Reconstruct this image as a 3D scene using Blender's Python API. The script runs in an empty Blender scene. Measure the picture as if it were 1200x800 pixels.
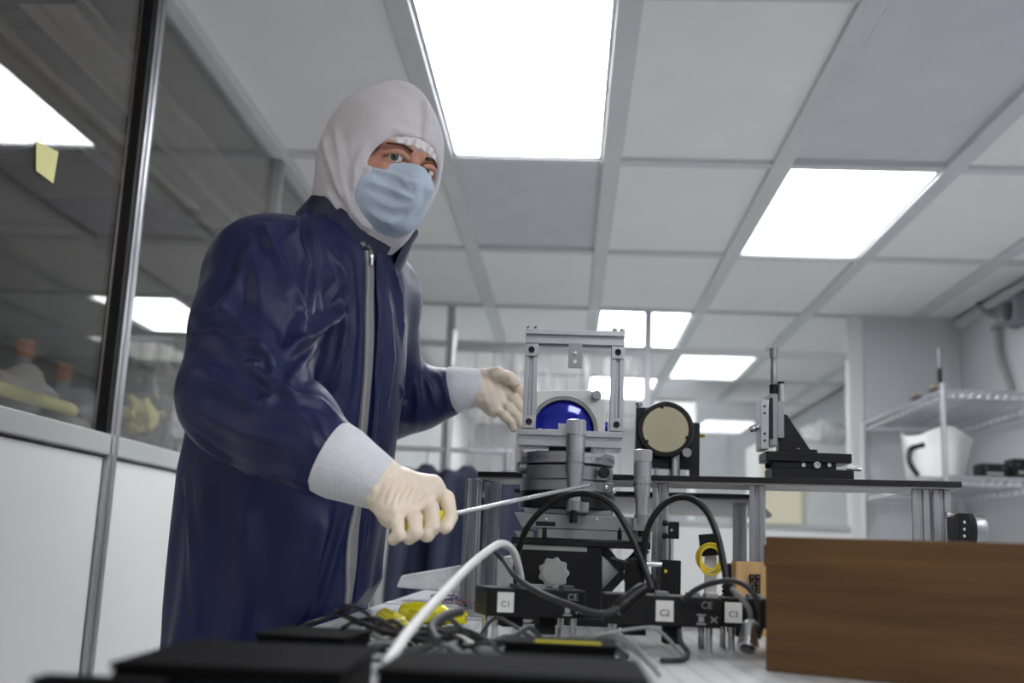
import bpy, bmesh, math, random
import numpy as np
from mathutils import Vector, Matrix, Euler
random.seed(7); RNG = np.random.default_rng(7)
SC = bpy.context.scene
COL = SC.collection

# ------------------------------------------------------------------ camera
FPX = 1279.77; PITCH, ROLL, YAW = .190325, .041897, -.055691
CAM = np.array([0., 0., 1.0])
_F = np.array([math.sin(YAW)*math.cos(PITCH), math.cos(YAW)*math.cos(PITCH), math.sin(PITCH)])
_r = np.array([math.cos(YAW), -math.sin(YAW), 0.]); _u = np.cross(_r, _F)
_R = math.cos(ROLL)*_r + math.sin(ROLL)*_u
_U = -math.sin(ROLL)*_r + math.cos(ROLL)*_u
cd = bpy.data.cameras.new('camera'); cam = bpy.data.objects.new('camera', cd); COL.objects.link(cam)
cd.sensor_fit = 'HORIZONTAL'; cd.sensor_width = 36.0; cd.lens = FPX/1200*36
cd.clip_start = .02; cd.clip_end = 100
cam.matrix_world = Matrix(((_R[0], _U[0], -_F[0], CAM[0]), (_R[1], _U[1], -_F[1], CAM[1]), (_R[2], _U[2], -_F[2], CAM[2]), (0, 0, 0, 1)))
cd.dof.use_dof = True; cd.dof.focus_distance = 1.62; cd.dof.aperture_fstop = 4.0
SC.camera = cam

# ------------------------------------------------------------------ world, exposure
w = bpy.data.worlds.new('world'); SC.world = w; w.use_nodes = True
w.node_tree.nodes['Background'].inputs[0].default_value = (.55, .57, .6, 1)
w.node_tree.nodes['Background'].inputs[1].default_value = .05
SC.view_settings.view_transform = 'Standard'; SC.view_settings.look = 'None'
SC.view_settings.exposure = 0.0; SC.view_settings.gamma = 1.0
SC.view_settings.use_curve_mapping = False
PANEL_EMIT = 14.0      # strength of the ceiling light panels

def ray(a, b): return _F + _R*((a-600)/FPX) + _U*((400-b)/FPX)
def atY(a, b, Y): d = ray(a, b); return CAM + d*(Y/d[1])
def atZ(a, b, z): d = ray(a, b); return CAM + d*((z-CAM[2])/d[2])
def atX(a, b, x): d = ray(a, b); return CAM + d*(x/d[0])

# ------------------------------------------------------------------ materials
MATS = {}
def srgb(c):
    return tuple((x/255/12.92 if x/255 <= .04045 else ((x/255+.055)/1.055)**2.4) for x in c)
def mat(name, rgb, rough=.5, metal=0., var=.06, scale=14., bump=0., bscale=None, coat=0., sheen=0., stretch=None, spec=.5):
    m = bpy.data.materials.new(name); m.use_nodes = True; nt = m.node_tree; n = nt.nodes; b = n['Principled BSDF']
    c = srgb(rgb)
    tc = n.new('ShaderNodeTexCoord'); mp = n.new('ShaderNodeMapping'); nt.links.new(tc.outputs['Object'], mp.inputs[0])
    if stretch: mp.inputs['Scale'].default_value = stretch
    ns = n.new('ShaderNodeTexNoise'); ns.inputs['Scale'].default_value = scale; ns.inputs['Detail'].default_value = 4
    nt.links.new(mp.outputs[0], ns.inputs['Vector'])
    rp = n.new('ShaderNodeValToRGB'); rp.color_ramp.elements[0].position = .3; rp.color_ramp.elements[1].position = .7
    rp.color_ramp.elements[0].color = tuple(x*(1-var) for x in c)+(1,); rp.color_ramp.elements[1].color = tuple(min(1, x*(1+var)) for x in c)+(1,)
    nt.links.new(ns.outputs['Fac'], rp.inputs[0]); nt.links.new(rp.outputs[0], b.inputs['Base Color'])
    b.inputs['Roughness'].default_value = rough; b.inputs['Metallic'].default_value = metal
    b.inputs['Coat Weight'].default_value = coat; b.inputs['Sheen Weight'].default_value = sheen
    b.inputs['Specular IOR Level'].default_value = spec
    if bump:
        bp = n.new('ShaderNodeBump'); bp.inputs['Strength'].default_value = bump; bp.inputs['Distance'].default_value = .002
        n2 = n.new('ShaderNodeTexNoise'); n2.inputs['Scale'].default_value = bscale or scale*6; n2.inputs['Detail'].default_value = 3
        nt.links.new(mp.outputs[0], n2.inputs['Vector']); nt.links.new(n2.outputs['Fac'], bp.inputs['Height']); nt.links.new(bp.outputs[0], b.inputs['Normal'])
    MATS[name] = m; return m
def emit_mat(name, rgb, s):
    m = bpy.data.materials.new(name); m.use_nodes = True; nt = m.node_tree; n = nt.nodes
    n.remove(n['Principled BSDF']); e = n.new('ShaderNodeEmission'); e.inputs[0].default_value = srgb(rgb)+(1,); e.inputs[1].default_value = s
    nt.links.new(e.outputs[0], n['Material Output'].inputs[0]); MATS[name] = m; return m
def glass_mat(name, tint, refl=1.0, dust=.0, dustrgb=(150, 150, 150), rough=.0):
    m = bpy.data.materials.new(name); m.use_nodes = True; nt = m.node_tree; n = nt.nodes
    n.remove(n['Principled BSDF'])
    t = n.new('ShaderNodeBsdfTransparent'); t.inputs[0].default_value = tint+(1,)
    g = n.new('ShaderNodeBsdfGlossy'); g.inputs['Roughness'].default_value = rough
    lw_ = n.new('ShaderNodeLayerWeight'); lw_.inputs[0].default_value = .5
    pw = n.new('ShaderNodeMath'); pw.operation = 'POWER'; pw.inputs[1].default_value = 5.; nt.links.new(lw_.outputs['Facing'], pw.inputs[0])
    fr = n.new('ShaderNodeMath'); fr.operation = 'MULTIPLY_ADD'; fr.inputs[1].default_value = .96; fr.inputs[2].default_value = .04; nt.links.new(pw.outputs[0], fr.inputs[0])
    mu = n.new('ShaderNodeMath'); mu.operation = 'MULTIPLY'; mu.use_clamp = True; mu.inputs[1].default_value = refl
    nt.links.new(fr.outputs[0], mu.inputs[0])
    mx = n.new('ShaderNodeMixShader'); nt.links.new(mu.outputs[0], mx.inputs[0]); nt.links.new(t.outputs[0], mx.inputs[1]); nt.links.new(g.outputs[0], mx.inputs[2])
    out = mx
    if dust:
        df = n.new('ShaderNodeBsdfDiffuse'); df.inputs[0].default_value = srgb(dustrgb)+(1,)
        tc = n.new('ShaderNodeTexCoord'); ns = n.new('ShaderNodeTexNoise'); ns.inputs['Scale'].default_value = 5; ns.inputs['Detail'].default_value = 8
        nt.links.new(tc.outputs['Object'], ns.inputs['Vector'])
        mm = n.new('ShaderNodeMath'); mm.operation = 'MULTIPLY'; mm.inputs[1].default_value = dust*2; nt.links.new(ns.outputs['Fac'], mm.inputs[0])
        m2 = n.new('ShaderNodeMixShader'); nt.links.new(mm.outputs[0], m2.inputs[0]); nt.links.new(mx.outputs[0], m2.inputs[1]); nt.links.new(df.outputs[0], m2.inputs[2]); out = m2
    nt.links.new(out.outputs[0], n['Material Output'].inputs[0]); MATS[name] = m; return m
def dots_mat(name, rgb, dark, pitch, rad, rough=.5, metal=0., axes='xy'):
    """plain surface with a regular grid of small dark holes (too small to be separate pieces)"""
    m = mat(name, rgb, rough, metal, .05, 6); nt = m.node_tree; n = nt.nodes; b = n['Principled BSDF']
    tc = n.new('ShaderNodeTexCoord'); sp = n.new('ShaderNodeSeparateXYZ'); nt.links.new(tc.outputs['Object'], sp.inputs[0])
    def mth(op, a, bb=None):
        q = n.new('ShaderNodeMath'); q.operation = op
        for i, v in enumerate((a, bb)):
            if v is None: continue
            if isinstance(v, (int, float)): q.inputs[i].default_value = v
            else: nt.links.new(v, q.inputs[i])
        return q.outputs[0]
    ds = []
    for ax in axes:
        o = sp.outputs['XYZ'.index(ax.upper())]
        f = mth('FRACT', mth('DIVIDE', o, pitch)); ds.append(mth('POWER', mth('SUBTRACT', f, .5), 2.0))
    d = mth('SQRT', mth('ADD', ds[0], ds[1])); k = mth('LESS_THAN', d, rad/pitch)
    old = b.inputs['Base Color'].links[0].from_socket
    mx = n.new('ShaderNodeMix'); mx.data_type = 'RGBA'; nt.links.new(k, mx.inputs[0]); nt.links.new(old, mx.inputs[6]); mx.inputs[7].default_value = srgb(dark)+(1,)
    nt.links.new(mx.outputs[2], b.inputs['Base Color']); return m
def wood_mat(name, dark, light, rough=.45, axis=2, freq=28.):
    m = bpy.data.materials.new(name); m.use_nodes = True; nt = m.node_tree; n = nt.nodes; b = n['Principled BSDF']
    tc = n.new('ShaderNodeTexCoord'); mp = n.new('ShaderNodeMapping'); nt.links.new(tc.outputs['Object'], mp.inputs[0])
    s = [1.2, 1.2, 1.2]; s[axis] = freq; mp.inputs['Scale'].default_value = s
    ns = n.new('ShaderNodeTexNoise'); ns.inputs['Scale'].default_value = 3.; ns.inputs['Detail'].default_value = 8; ns.inputs['Distortion'].default_value = .6
    nt.links.new(mp.outputs[0], ns.inputs['Vector'])
    rp = n.new('ShaderNodeValToRGB'); rp.color_ramp.elements[0].position = .3; rp.color_ramp.elements[1].position = .72
    rp.color_ramp.elements[0].color = srgb(dark)+(1,); rp.color_ramp.elements[1].color = srgb(light)+(1,)
    nt.links.new(ns.outputs['Fac'], rp.inputs[0]); nt.links.new(rp.outputs[0], b.inputs['Base Color']); b.inputs['Roughness'].default_value = rough
    bp = n.new('ShaderNodeBump'); bp.inputs['Strength'].default_value = .12; bp.inputs['Distance'].default_value = .002
    nt.links.new(ns.outputs['Fac'], bp.inputs['Height']); nt.links.new(bp.outputs[0], b.inputs['Normal']); MATS[name] = m; return m

mat('white_panel', (226, 226, 224), .45, 0, .02, 3); mat('ceiling_white', (238, 237, 238), .6, 0, .02, 4)
dots_mat('ceiling_perforated', (216, 215, 222), (176, 175, 184), .011, .003, .7)
mat('grid_grey', (206, 208, 210), .45, 0, .03, 5); mat('alu', (180, 181, 185), .33, .9, .05, 30, stretch=(1, 1, 1))
mat('alu_dark', (146, 148, 150), .4, .85, .05, 30); mat('steel', (205, 206, 208), .22, 1., .05, 40)
mat('sill_grey', (176, 180, 180), .45, 0, .03, 6); mat('floor_grey', (222, 222, 220), .35, 0, .06, 3)
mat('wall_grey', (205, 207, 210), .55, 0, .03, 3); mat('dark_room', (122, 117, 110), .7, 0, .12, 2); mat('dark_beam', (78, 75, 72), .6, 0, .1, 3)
mat('tube_white', (205, 203, 196), .5, 0, .04, 6)
mat('black', (13, 13, 14), .42, 0, .15, 30, .08, 220, spec=.32); mat('black_gloss', (10, 10, 11), .22, 0, .1, 30); mat('black_matte', (18, 18, 19), .7, 0, .12, 30, spec=.3)
mat('black_anod', (15, 15, 17), .36, 0, .1, 40, spec=.35); mat('grey_plastic', (150, 150, 148), .5, 0, .05, 20); mat('dark_grey', (70, 71, 74), .5, 0, .08, 20)
mat('white_plastic', (228, 228, 224), .4, 0, .03, 12); mat('label_white', (222, 222, 218), .5, 0, .03, 12); mat('ink', (35, 35, 38), .6, 0, .03)
mat('print_grey', (150, 150, 150), .6, 0, .03); mat('yellow_plastic', (236, 228, 20), .25, 0, .05, 10, coat=.4); mat('paper_yellow', (226, 222, 150), .7, 0, .03, 10)
mat('red_plastic', (110, 24, 26), .4); mat('brass', (190, 150, 80), .3, .9); mat('orange_plastic', (160, 96, 40), .5)
mat('pale_yellow', (214, 214, 150), .5, 0, .04, 8); mat('bin_grey', (120, 126, 132), .45, 0, .05, 10); mat('bag_white', (232, 232, 230), .45, 0, .04, 12, .5, 25)
wood_mat('wood_dark', (74, 49, 18), (102, 72, 30), .55)
mat('black_soft', (9, 9, 10), .75, 0, .15, 30, spec=.08); wood_mat('wood_light', (176, 140, 92), (206, 170, 118), axis=0, freq=18)
emit_mat('light_panel', (250, 251, 255), PANEL_EMIT); emit_mat('light_panel_dim', (250, 252, 250), 1.5)
glass_mat('glass_clear', (.9, .92, .92), 1.6); glass_mat('glass_side', (.88, .87, .86), 1.5, .035, (150, 146, 140)); glass_mat('film_clear', (.9, .91, .91), 1.3, .2, (225, 226, 226), .12)
glass_mat('bag_clear', (.85, .87, .88), 2.2, .16, (225, 226, 230), .08)

# ------------------------------------------------------------------ mesh helpers
class MB:
    def __init__(s): s.v = []; s.f = []; s.M = None
    def _add(s, vs, fs):
        o = len(s.v)
        for p in vs:
            p = Vector(p)
            if s.M is not None: p = s.M @ p
            s.v.append(tuple(p))
        s.f += [tuple(i+o for i in q) for q in fs]; return s
    def box(s, lo, hi):
        x0, y0, z0 = lo; x1, y1, z1 = hi
        return s._add([(x0, y0, z0), (x1, y0, z0), (x1, y1, z0), (x0, y1, z0), (x0, y0, z1), (x1, y0, z1), (x1, y1, z1), (x0, y1, z1)],
                      [(0, 3, 2, 1), (4, 5, 6, 7), (0, 1, 5, 4), (1, 2, 6, 5), (2, 3, 7, 6), (3, 0, 4, 7)])
    def cbox(s, c, d): return s.box([c[i]-d[i]/2 for i in range(3)], [c[i]+d[i]/2 for i in range(3)])
    def prism(s, pts, axis, a, b):
        """extrude a closed 2-D outline along an axis from a to b"""
        n = len(pts); vs = []
        for t in (a, b):
            for (u, v) in pts: vs.append({'x': (t, u, v), 'y': (u, t, v), 'z': (u, v, t)}[axis])
        return s._add(vs, [tuple(range(n))[::-1], tuple(range(n, 2*n))]+[(i, (i+1) % n, n+(i+1) % n, n+i) for i in range(n)])
    def lathe(s, p0, p1, prof, seg=24, cap=True):
        """prof: list of (t along p0->p1 in metres, radius)"""
        p0 = Vector(p0); d = (Vector(p1)-p0).normalized(); a = d.orthogonal().normalized(); b = d.cross(a); vs = []; fs = []
        for (t, r) in prof:
            for k in range(seg):
                q = 2*math.pi*k/seg; vs.append(p0+d*t+a*(r*math.cos(q))+b*(r*math.sin(q)))
        for i in range(len(prof)-1):
            for k in range(seg): fs.append((i*seg+k, i*seg+(k+1) % seg, (i+1)*seg+(k+1) % seg, (i+1)*seg+k))
        if cap: fs.append(tuple(range(seg))[::-1]); fs.append(tuple(range((len(prof)-1)*seg, len(prof)*seg)))
        return s._add(vs, fs)
    def cyl(s, p0, p1, r, seg=20, r2=None):
        L = (Vector(p1)-Vector(p0)).length
        return s.lathe(p0, p1, [(0, r), (L, r if r2 is None else r2)], seg)
    def tube(s, pts, r, seg=8, n=6, closed=False):
        P = [Vector(p) for p in pts]; Q = []
        if len(P) > 2:
            for i in range(len(P)-1):
                a, b, c, d = P[max(i-1, 0)], P[i], P[i+1], P[min(i+2, len(P)-1)]
                for k in range(n):
                    t = k/n; Q.append(.5*((2*b)+(c-a)*t+(2*a-5*b+4*c-d)*t*t+(3*b-a-3*c+d)*t**3))
            Q.append(P[-1])
        else: Q = P
        T = [(Q[min(i+1, len(Q)-1)]-Q[max(i-1, 0)]).normalized() for i in range(len(Q))]
        nrm = T[0].orthogonal().normalized(); vs = []; fs = []
        for i, q in enumerate(Q):
            nrm = (nrm-T[i]*nrm.dot(T[i])).normalized(); bn = T[i].cross(nrm)
            rr = r(i/(len(Q)-1)) if callable(r) else r
            for k in range(seg):
                an = 2*math.pi*k/seg; vs.append(q+nrm*(rr*math.cos(an))+bn*(rr*math.sin(an)))
        for i in range(len(Q)-1):
            for k in range(seg): fs.append((i*seg+k, i*seg+(k+1) % seg, (i+1)*seg+(k+1) % seg, (i+1)*seg+k))
        fs.append(tuple(range(seg))[::-1]); fs.append(tuple(range((len(Q)-1)*seg, len(Q)*seg)))
        return s._add(vs, fs)
    def build(s, name, m, parent=None, bevel=0., smooth=True, world=False, seg=2):
        me = bpy.data.meshes.new(name); vs = s.v
        if parent is not None and world:
            inv = wm(parent).inverted(); vs = [tuple(inv @ Vector(p)) for p in vs]
        me.from_pydata(vs, [], s.f); me.validate()
        bm = bmesh.new(); bm.from_mesh(me); bmesh.ops.recalc_face_normals(bm, faces=bm.faces); bm.to_mesh(me); bm.free()
        me.materials.append(MATS[m] if isinstance(m, str) else m)
        if smooth: me.shade_smooth(); me.set_sharp_from_angle(angle=math.radians(38))
        o = bpy.data.objects.new(name, me); COL.objects.link(o); o.parent = parent
        if bevel:
            b = o.modifiers.new('edge', 'BEVEL'); b.width = bevel; b.segments = seg; b.limit_method = 'ANGLE'; b.angle_limit = math.radians(40)
        return o
def wm(o):
    m = Matrix.LocRotScale(o.location, o.rotation_euler, o.scale)
    return wm(o.parent) @ m if o.parent else m
def tag(o, label=None, cat=None, group=None, kind=None):
    if label: o['label'] = label
    if cat: o['category'] = cat
    if group: o['group'] = group
    if kind: o['kind'] = kind
    return o
def thing(name, label, cat, loc=(0, 0, 0), rot=(0, 0, 0), group=None):
    o = bpy.data.objects.new(name, None); COL.objects.link(o); o.location = loc; o.rotation_euler = rot; o.empty_display_size = .05
    return tag(o, label, cat, group)
def copy_tree(o, parent=None):
    c = o.copy(); COL.objects.link(c); c.parent = parent
    for ch in list(o.children): copy_tree(ch, c)
    return c
def share(o, parent=None, loc=None):
    c = o.copy(); COL.objects.link(c); c.parent = parent if parent is not None else o.parent
    if loc is not None: c.location = loc
    return c
def text_mesh(name, s, size, m, M, parent, extrude=.0002):
    cu = bpy.data.curves.new(name, 'FONT'); cu.body = s; cu.size = size; cu.extrude = extrude; cu.align_x = 'CENTER'; cu.align_y = 'CENTER'; cu.resolution_u = 3
    t = bpy.data.objects.new(name, cu); COL.objects.link(t)
    dg = bpy.context.evaluated_depsgraph_get(); me = bpy.data.meshes.new_from_object(t.evaluated_get(dg)); bpy.data.objects.remove(t)
    me.transform(M); me.materials.clear(); me.materials.append(MATS[m]); o = bpy.data.objects.new(name, me); COL.objects.link(o); o.parent = parent; return o
# ================================================================== THE ROOM
CZ = 2.389; X0 = .1215; Y0 = 3.727         # ceiling height above floor, grid origin
XL, XR = -1.08, 2.17; YB, YP, YE = -1.9, 6.127, 12.2
def gx(k): return X0+.6*k
def gy(j): return Y0+1.2*j
def st(o): o['kind'] = 'structure'; return o
st(MB().box((-4.6, YB-.05, -.06), (XR+.1, YE+.1, 0)).build('floor', 'floor_grey'))
# ceiling: backing slab, tiles and bars
ceil = st(MB().box((XL-.03, YB-.05, CZ+.05), (XR+.1, YE+.1, CZ+.12)).build('ceiling', 'ceiling_white'))
LIGHTS = {(-1, -1): 1, (1, 0): 2, (0, 2): 3, (1, 3): 4, (1, 5): 5, (0, 4): 8, (-1, 5): 9, (2, -3): 6, (0, -4): 7}  # added for fill: both panels behind the camera, one deep behind the curtain's left
PERF = {(-1, 0), (1, -1)}
tile_me = {}
def slab(dx, dy, dz, m, name):
    key = (round(dx, 3), round(dy, 3), dz, m)
    if key not in tile_me:
        tile_me[key] = MB().box((-dx/2, -dy/2, 0), (dx/2, dy/2, dz)).build(name, m); o = tile_me[key]
    else: o = tile_me[key].copy(); COL.objects.link(o)
    return o
light_words = {1: 'big bright light panel overhead behind the hooded head', 2: 'bright ceiling light panel on the right above the raised shelf',
               3: 'bright ceiling light panel just beyond the glass partition, above the square frame', 4: 'dimmer ceiling light panel beyond the partition, above the round mirror',
               8: 'ceiling light panel glowing through the strip curtain behind the square frame', 9: 'added fill light panel deep behind the left part of the strip curtain', 5: 'farthest small ceiling light panel low beyond the partition', 6: 'added unseen fill light panel behind the camera on the right', 7: 'added unseen fill light panel behind the camera over the room'}
for k in range(-2, 4):
    for j in range(-5, 7):
        x0, x1 = gx(k), min(gx(k+1), XR); y0, y1 = gy(j), gy(j+1)
        if k == -2: x0 = XL
        y0 = max(y0, YB); y1 = min(y1, YE)
        dx, dy = x1-x0-.055, y1-y0-.045
        if dx < .03 or dy < .05: continue
        cx, cy = (x0+x1)/2, (y0+y1)/2
        if (k, j) in LIGHTS:
            i = LIGHTS[(k, j)]
            L = thing('ceiling_light', light_words[i], 'ceiling light', (cx, cy, CZ), group='ceiling light panels')
            fr = MB()
            for (a, b, c, d) in ((-dx/2, -dy/2, dx/2, -dy/2+.018), (-dx/2, dy/2-.018, dx/2, dy/2), (-dx/2, -dy/2+.018, -dx/2+.018, dy/2-.018), (dx/2-.018, -dy/2+.018, dx/2, dy/2-.018)):
                fr.box((a, b, -.004), (c, d, .03))
            fr.build('light_frame', 'alu', L)
            MB().box((-dx/2+.018, -dy/2+.018, .004), (dx/2-.018, dy/2-.018, .02)).build('diffuser', 'light_panel_dim' if i in (4, 5) else 'light_panel', L)
            if i == 1:
                for sx in (-1, 1):
                    MB().cyl((sx*(dx/2-.009), -.02, -.007), (sx*(dx/2-.009), -.02, -.002), .006).build('screw', 'alu_dark', L)
        else:
            m = 'ceiling_perforated' if (k, j) in PERF else 'ceiling_white'
            o = slab(dx, dy, .02, m, 'ceiling_tile'); o.parent = ceil; o.location = (cx, cy, CZ+(.012 if (k, j) in PERF else .004))
for k in range(-1, 4):
    MB().box((gx(k)-.033, YB, CZ-.014), (gx(k)+.033, YE, CZ+.03)).build('grid_bar', 'grid_grey', ceil, .003)
cross = None
for j in range(-4, 7):
    for k in range(-2, 4):
        a = (XL if k == -2 else gx(k)+.033); b = min(gx(k+1)-.033, XR)
        if b-a < .03: continue
        MB().box((a, gy(j)-.026, CZ-.011), (b, gy(j)+.026, CZ+.03)).build('grid_bar', 'grid_grey', ceil, .003)

# left wall: white panels, grey sill, glass, posts
wl = st(MB().box((XL-.05, YB, 0), (XL-.001, YP, .10)).build('wall_left', 'sill_grey'))
ZS0, ZS1 = 1.183, 1.232
MB().box((XL-.03, YB, CZ-.03), (XL+.03, YE, CZ+.02)).build('top_rail', 'grid_grey', wl, .003)
MB().box((XL-.035, YB, ZS0), (XL+.012, YP, ZS1)).build('sill', 'sill_grey', wl, .004)
ys = [YB]+[gy(j) for j in range(-4, 3)]
for a, b in zip(ys[:-1], ys[1:]):
    if b-a < .1: continue
    MB().box((XL-.03, a+.028, .10), (XL, b-.028, ZS0-.006)).build('wall_panel', 'white_panel', wl, .003)
    MB().box((XL-.018, a+.026, ZS1-.004), (XL-.012, b-.026, CZ-.02)).build('glass_pane', 'glass_side', wl)
for j in range(-4, 3):
    y = gy(j)
    p = MB()
    p.prism([(XL-.035, y-.024), (XL+.012, y-.024), (XL+.012, y-.012), (XL+.004, y-.010), (XL+.004, y-.004), (XL+.014, y-.002), (XL+.016, y+.012), (XL+.010, y+.024), (XL-.035, y+.024)], 'z', 0, CZ)
    p.build('post', 'alu', wl, .002)
    if j == -1: MB().box((XL-.02, y-.044, ZS1), (XL+.006, y-.0245, CZ-.03)).build('gasket', 'black_matte', wl)
# right wall
wr = st(MB().box((XR, YB, 0), (XR+.06, YP, CZ+.03)).build('wall_right', 'wall_grey'))
for y in (1.4, 2.6, 3.8, 5.0):
    MB().box((XR-.006, y-.02, .1), (XR+.01, y+.02, CZ)).build('joint_strip', 'grid_grey', wr, .002)
MB().box((XR-.03, YB, CZ-.06), (XR+.01, YP, CZ-.012)).build('cornice', 'grid_grey', wr, .004)
st(MB().box((XL-.1, YB-.06, 0), (XR+.06, YB, CZ+.03)).build('wall_front', 'wall_grey'))
# partition across the room at grid row three: low white panels, posts, glass, white solid bay on the right
PX = [XL, atY(525, 450, YP)[0], atY(758, 480, YP)[0], atY(1001, 500, YP)[0]]
wp = st(MB().box((XL, YP, 0), (XR, YP+.04, .1)).build('wall_back', 'sill_grey'))
for a, b, open_ in ((PX[0], PX[1], 0), (PX[2], PX[3], 0)):
    MB().box((a+.02, YP, .1), (b-.02, YP+.03, ZS0)).build('wall_panel', 'white_panel', wp, .003)
    MB().box((a+.02, YP-.012, ZS0), (b-.02, YP+.04, ZS1-.02)).build('sill', 'sill_grey', wp, .003)
    MB().box((a+.02, YP+.012, ZS1-.02), (b-.02, YP+.018, CZ)).build('glass_pane', 'glass_clear', wp)
MB().box((PX[1]+.02, YP+.012, 2.12), (PX[2]-.02, YP+.018, CZ)).build('glass_pane', 'glass_clear', wp)
ZT = atY(640, 406, YP)[2]
for a, b in ((PX[0], PX[1]), (PX[1], PX[2]), (PX[2], PX[3])):
    MB().box((a+.018, YP-.004, ZT-.02), (b-.018, YP+.03, ZT+.02)).build('transom', 'grid_grey', wp, .003)
for x in PX[1:3]:
    MB().box((x-.022, YP-.012, 0), (x+.022, YP+.042, CZ)).build('post', 'alu', wp, .004)
MB().box((PX[3]-.03, YP-.03, 0), (PX[3]+.05, YP+.06, CZ)).build('post', 'white_panel', wp, .006)
MB().box((PX[3]+.05, YP-.015, 0), (XR, YP+.05, CZ)).build('wall_panel', 'wall_grey', wp, .004)
MB().box((XR-.10, YP-.028, .1), (XR-.06, YP-.014, CZ-.01)).build('joint_strip', 'grid_grey', wp, .002)
# the room beyond
wf = st(MB().box((XL-.1, YE, 0), (XR+.1, YE+.06, CZ+.03)).build('wall_far', 'wall_grey'))
for x in (-.48, .12, .72, 1.32): MB().box((x-.02, YE-.012, .1), (x+.02, YE, CZ)).build('joint_strip', 'grid_grey', wf, .002)
st(MB().box((XR, YP+.05, 0), (XR+.06, YE, CZ)).build('wall_far_right', 'wall_grey'))
wfl = st(MB().box((XL-.06, YP+.05, 0), (XL, YE, CZ)).build('wall_far_left', 'white_panel'))

# dim hall outside the left glass
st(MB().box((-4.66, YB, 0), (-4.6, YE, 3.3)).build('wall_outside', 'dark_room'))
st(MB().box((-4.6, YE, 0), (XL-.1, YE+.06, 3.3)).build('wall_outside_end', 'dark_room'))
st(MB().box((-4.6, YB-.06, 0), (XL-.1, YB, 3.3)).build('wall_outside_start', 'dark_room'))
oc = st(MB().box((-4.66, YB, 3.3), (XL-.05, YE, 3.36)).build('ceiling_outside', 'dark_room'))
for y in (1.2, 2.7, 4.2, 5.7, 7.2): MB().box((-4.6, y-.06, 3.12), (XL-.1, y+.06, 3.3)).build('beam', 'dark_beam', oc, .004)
hl = thing('hall_fill_lamp', 'added unseen tube lamp brightening the dim hall outside the left glass', 'ceiling light', (-3.3, -.2, 2.75))  # added lamp out of view, there to brighten the hall
MB().box((-.05, -1.2, .05), (.05, 1.2, .10)).build('lamp_tray', 'tube_white', hl, .004); emit_mat('hall_fill_emit', (255, 244, 228), 40.0)
for sx in (-.035, .035): MB().cyl((sx, -1.18, .02), (sx, 1.18, .02), .02, 14).build('tube', 'hall_fill_emit', hl)
for sy in (-1, 1): MB().cyl((0, sy, .1), (0, sy, .55), .006, 8).build('hanger', 'alu_dark', hl)
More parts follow.
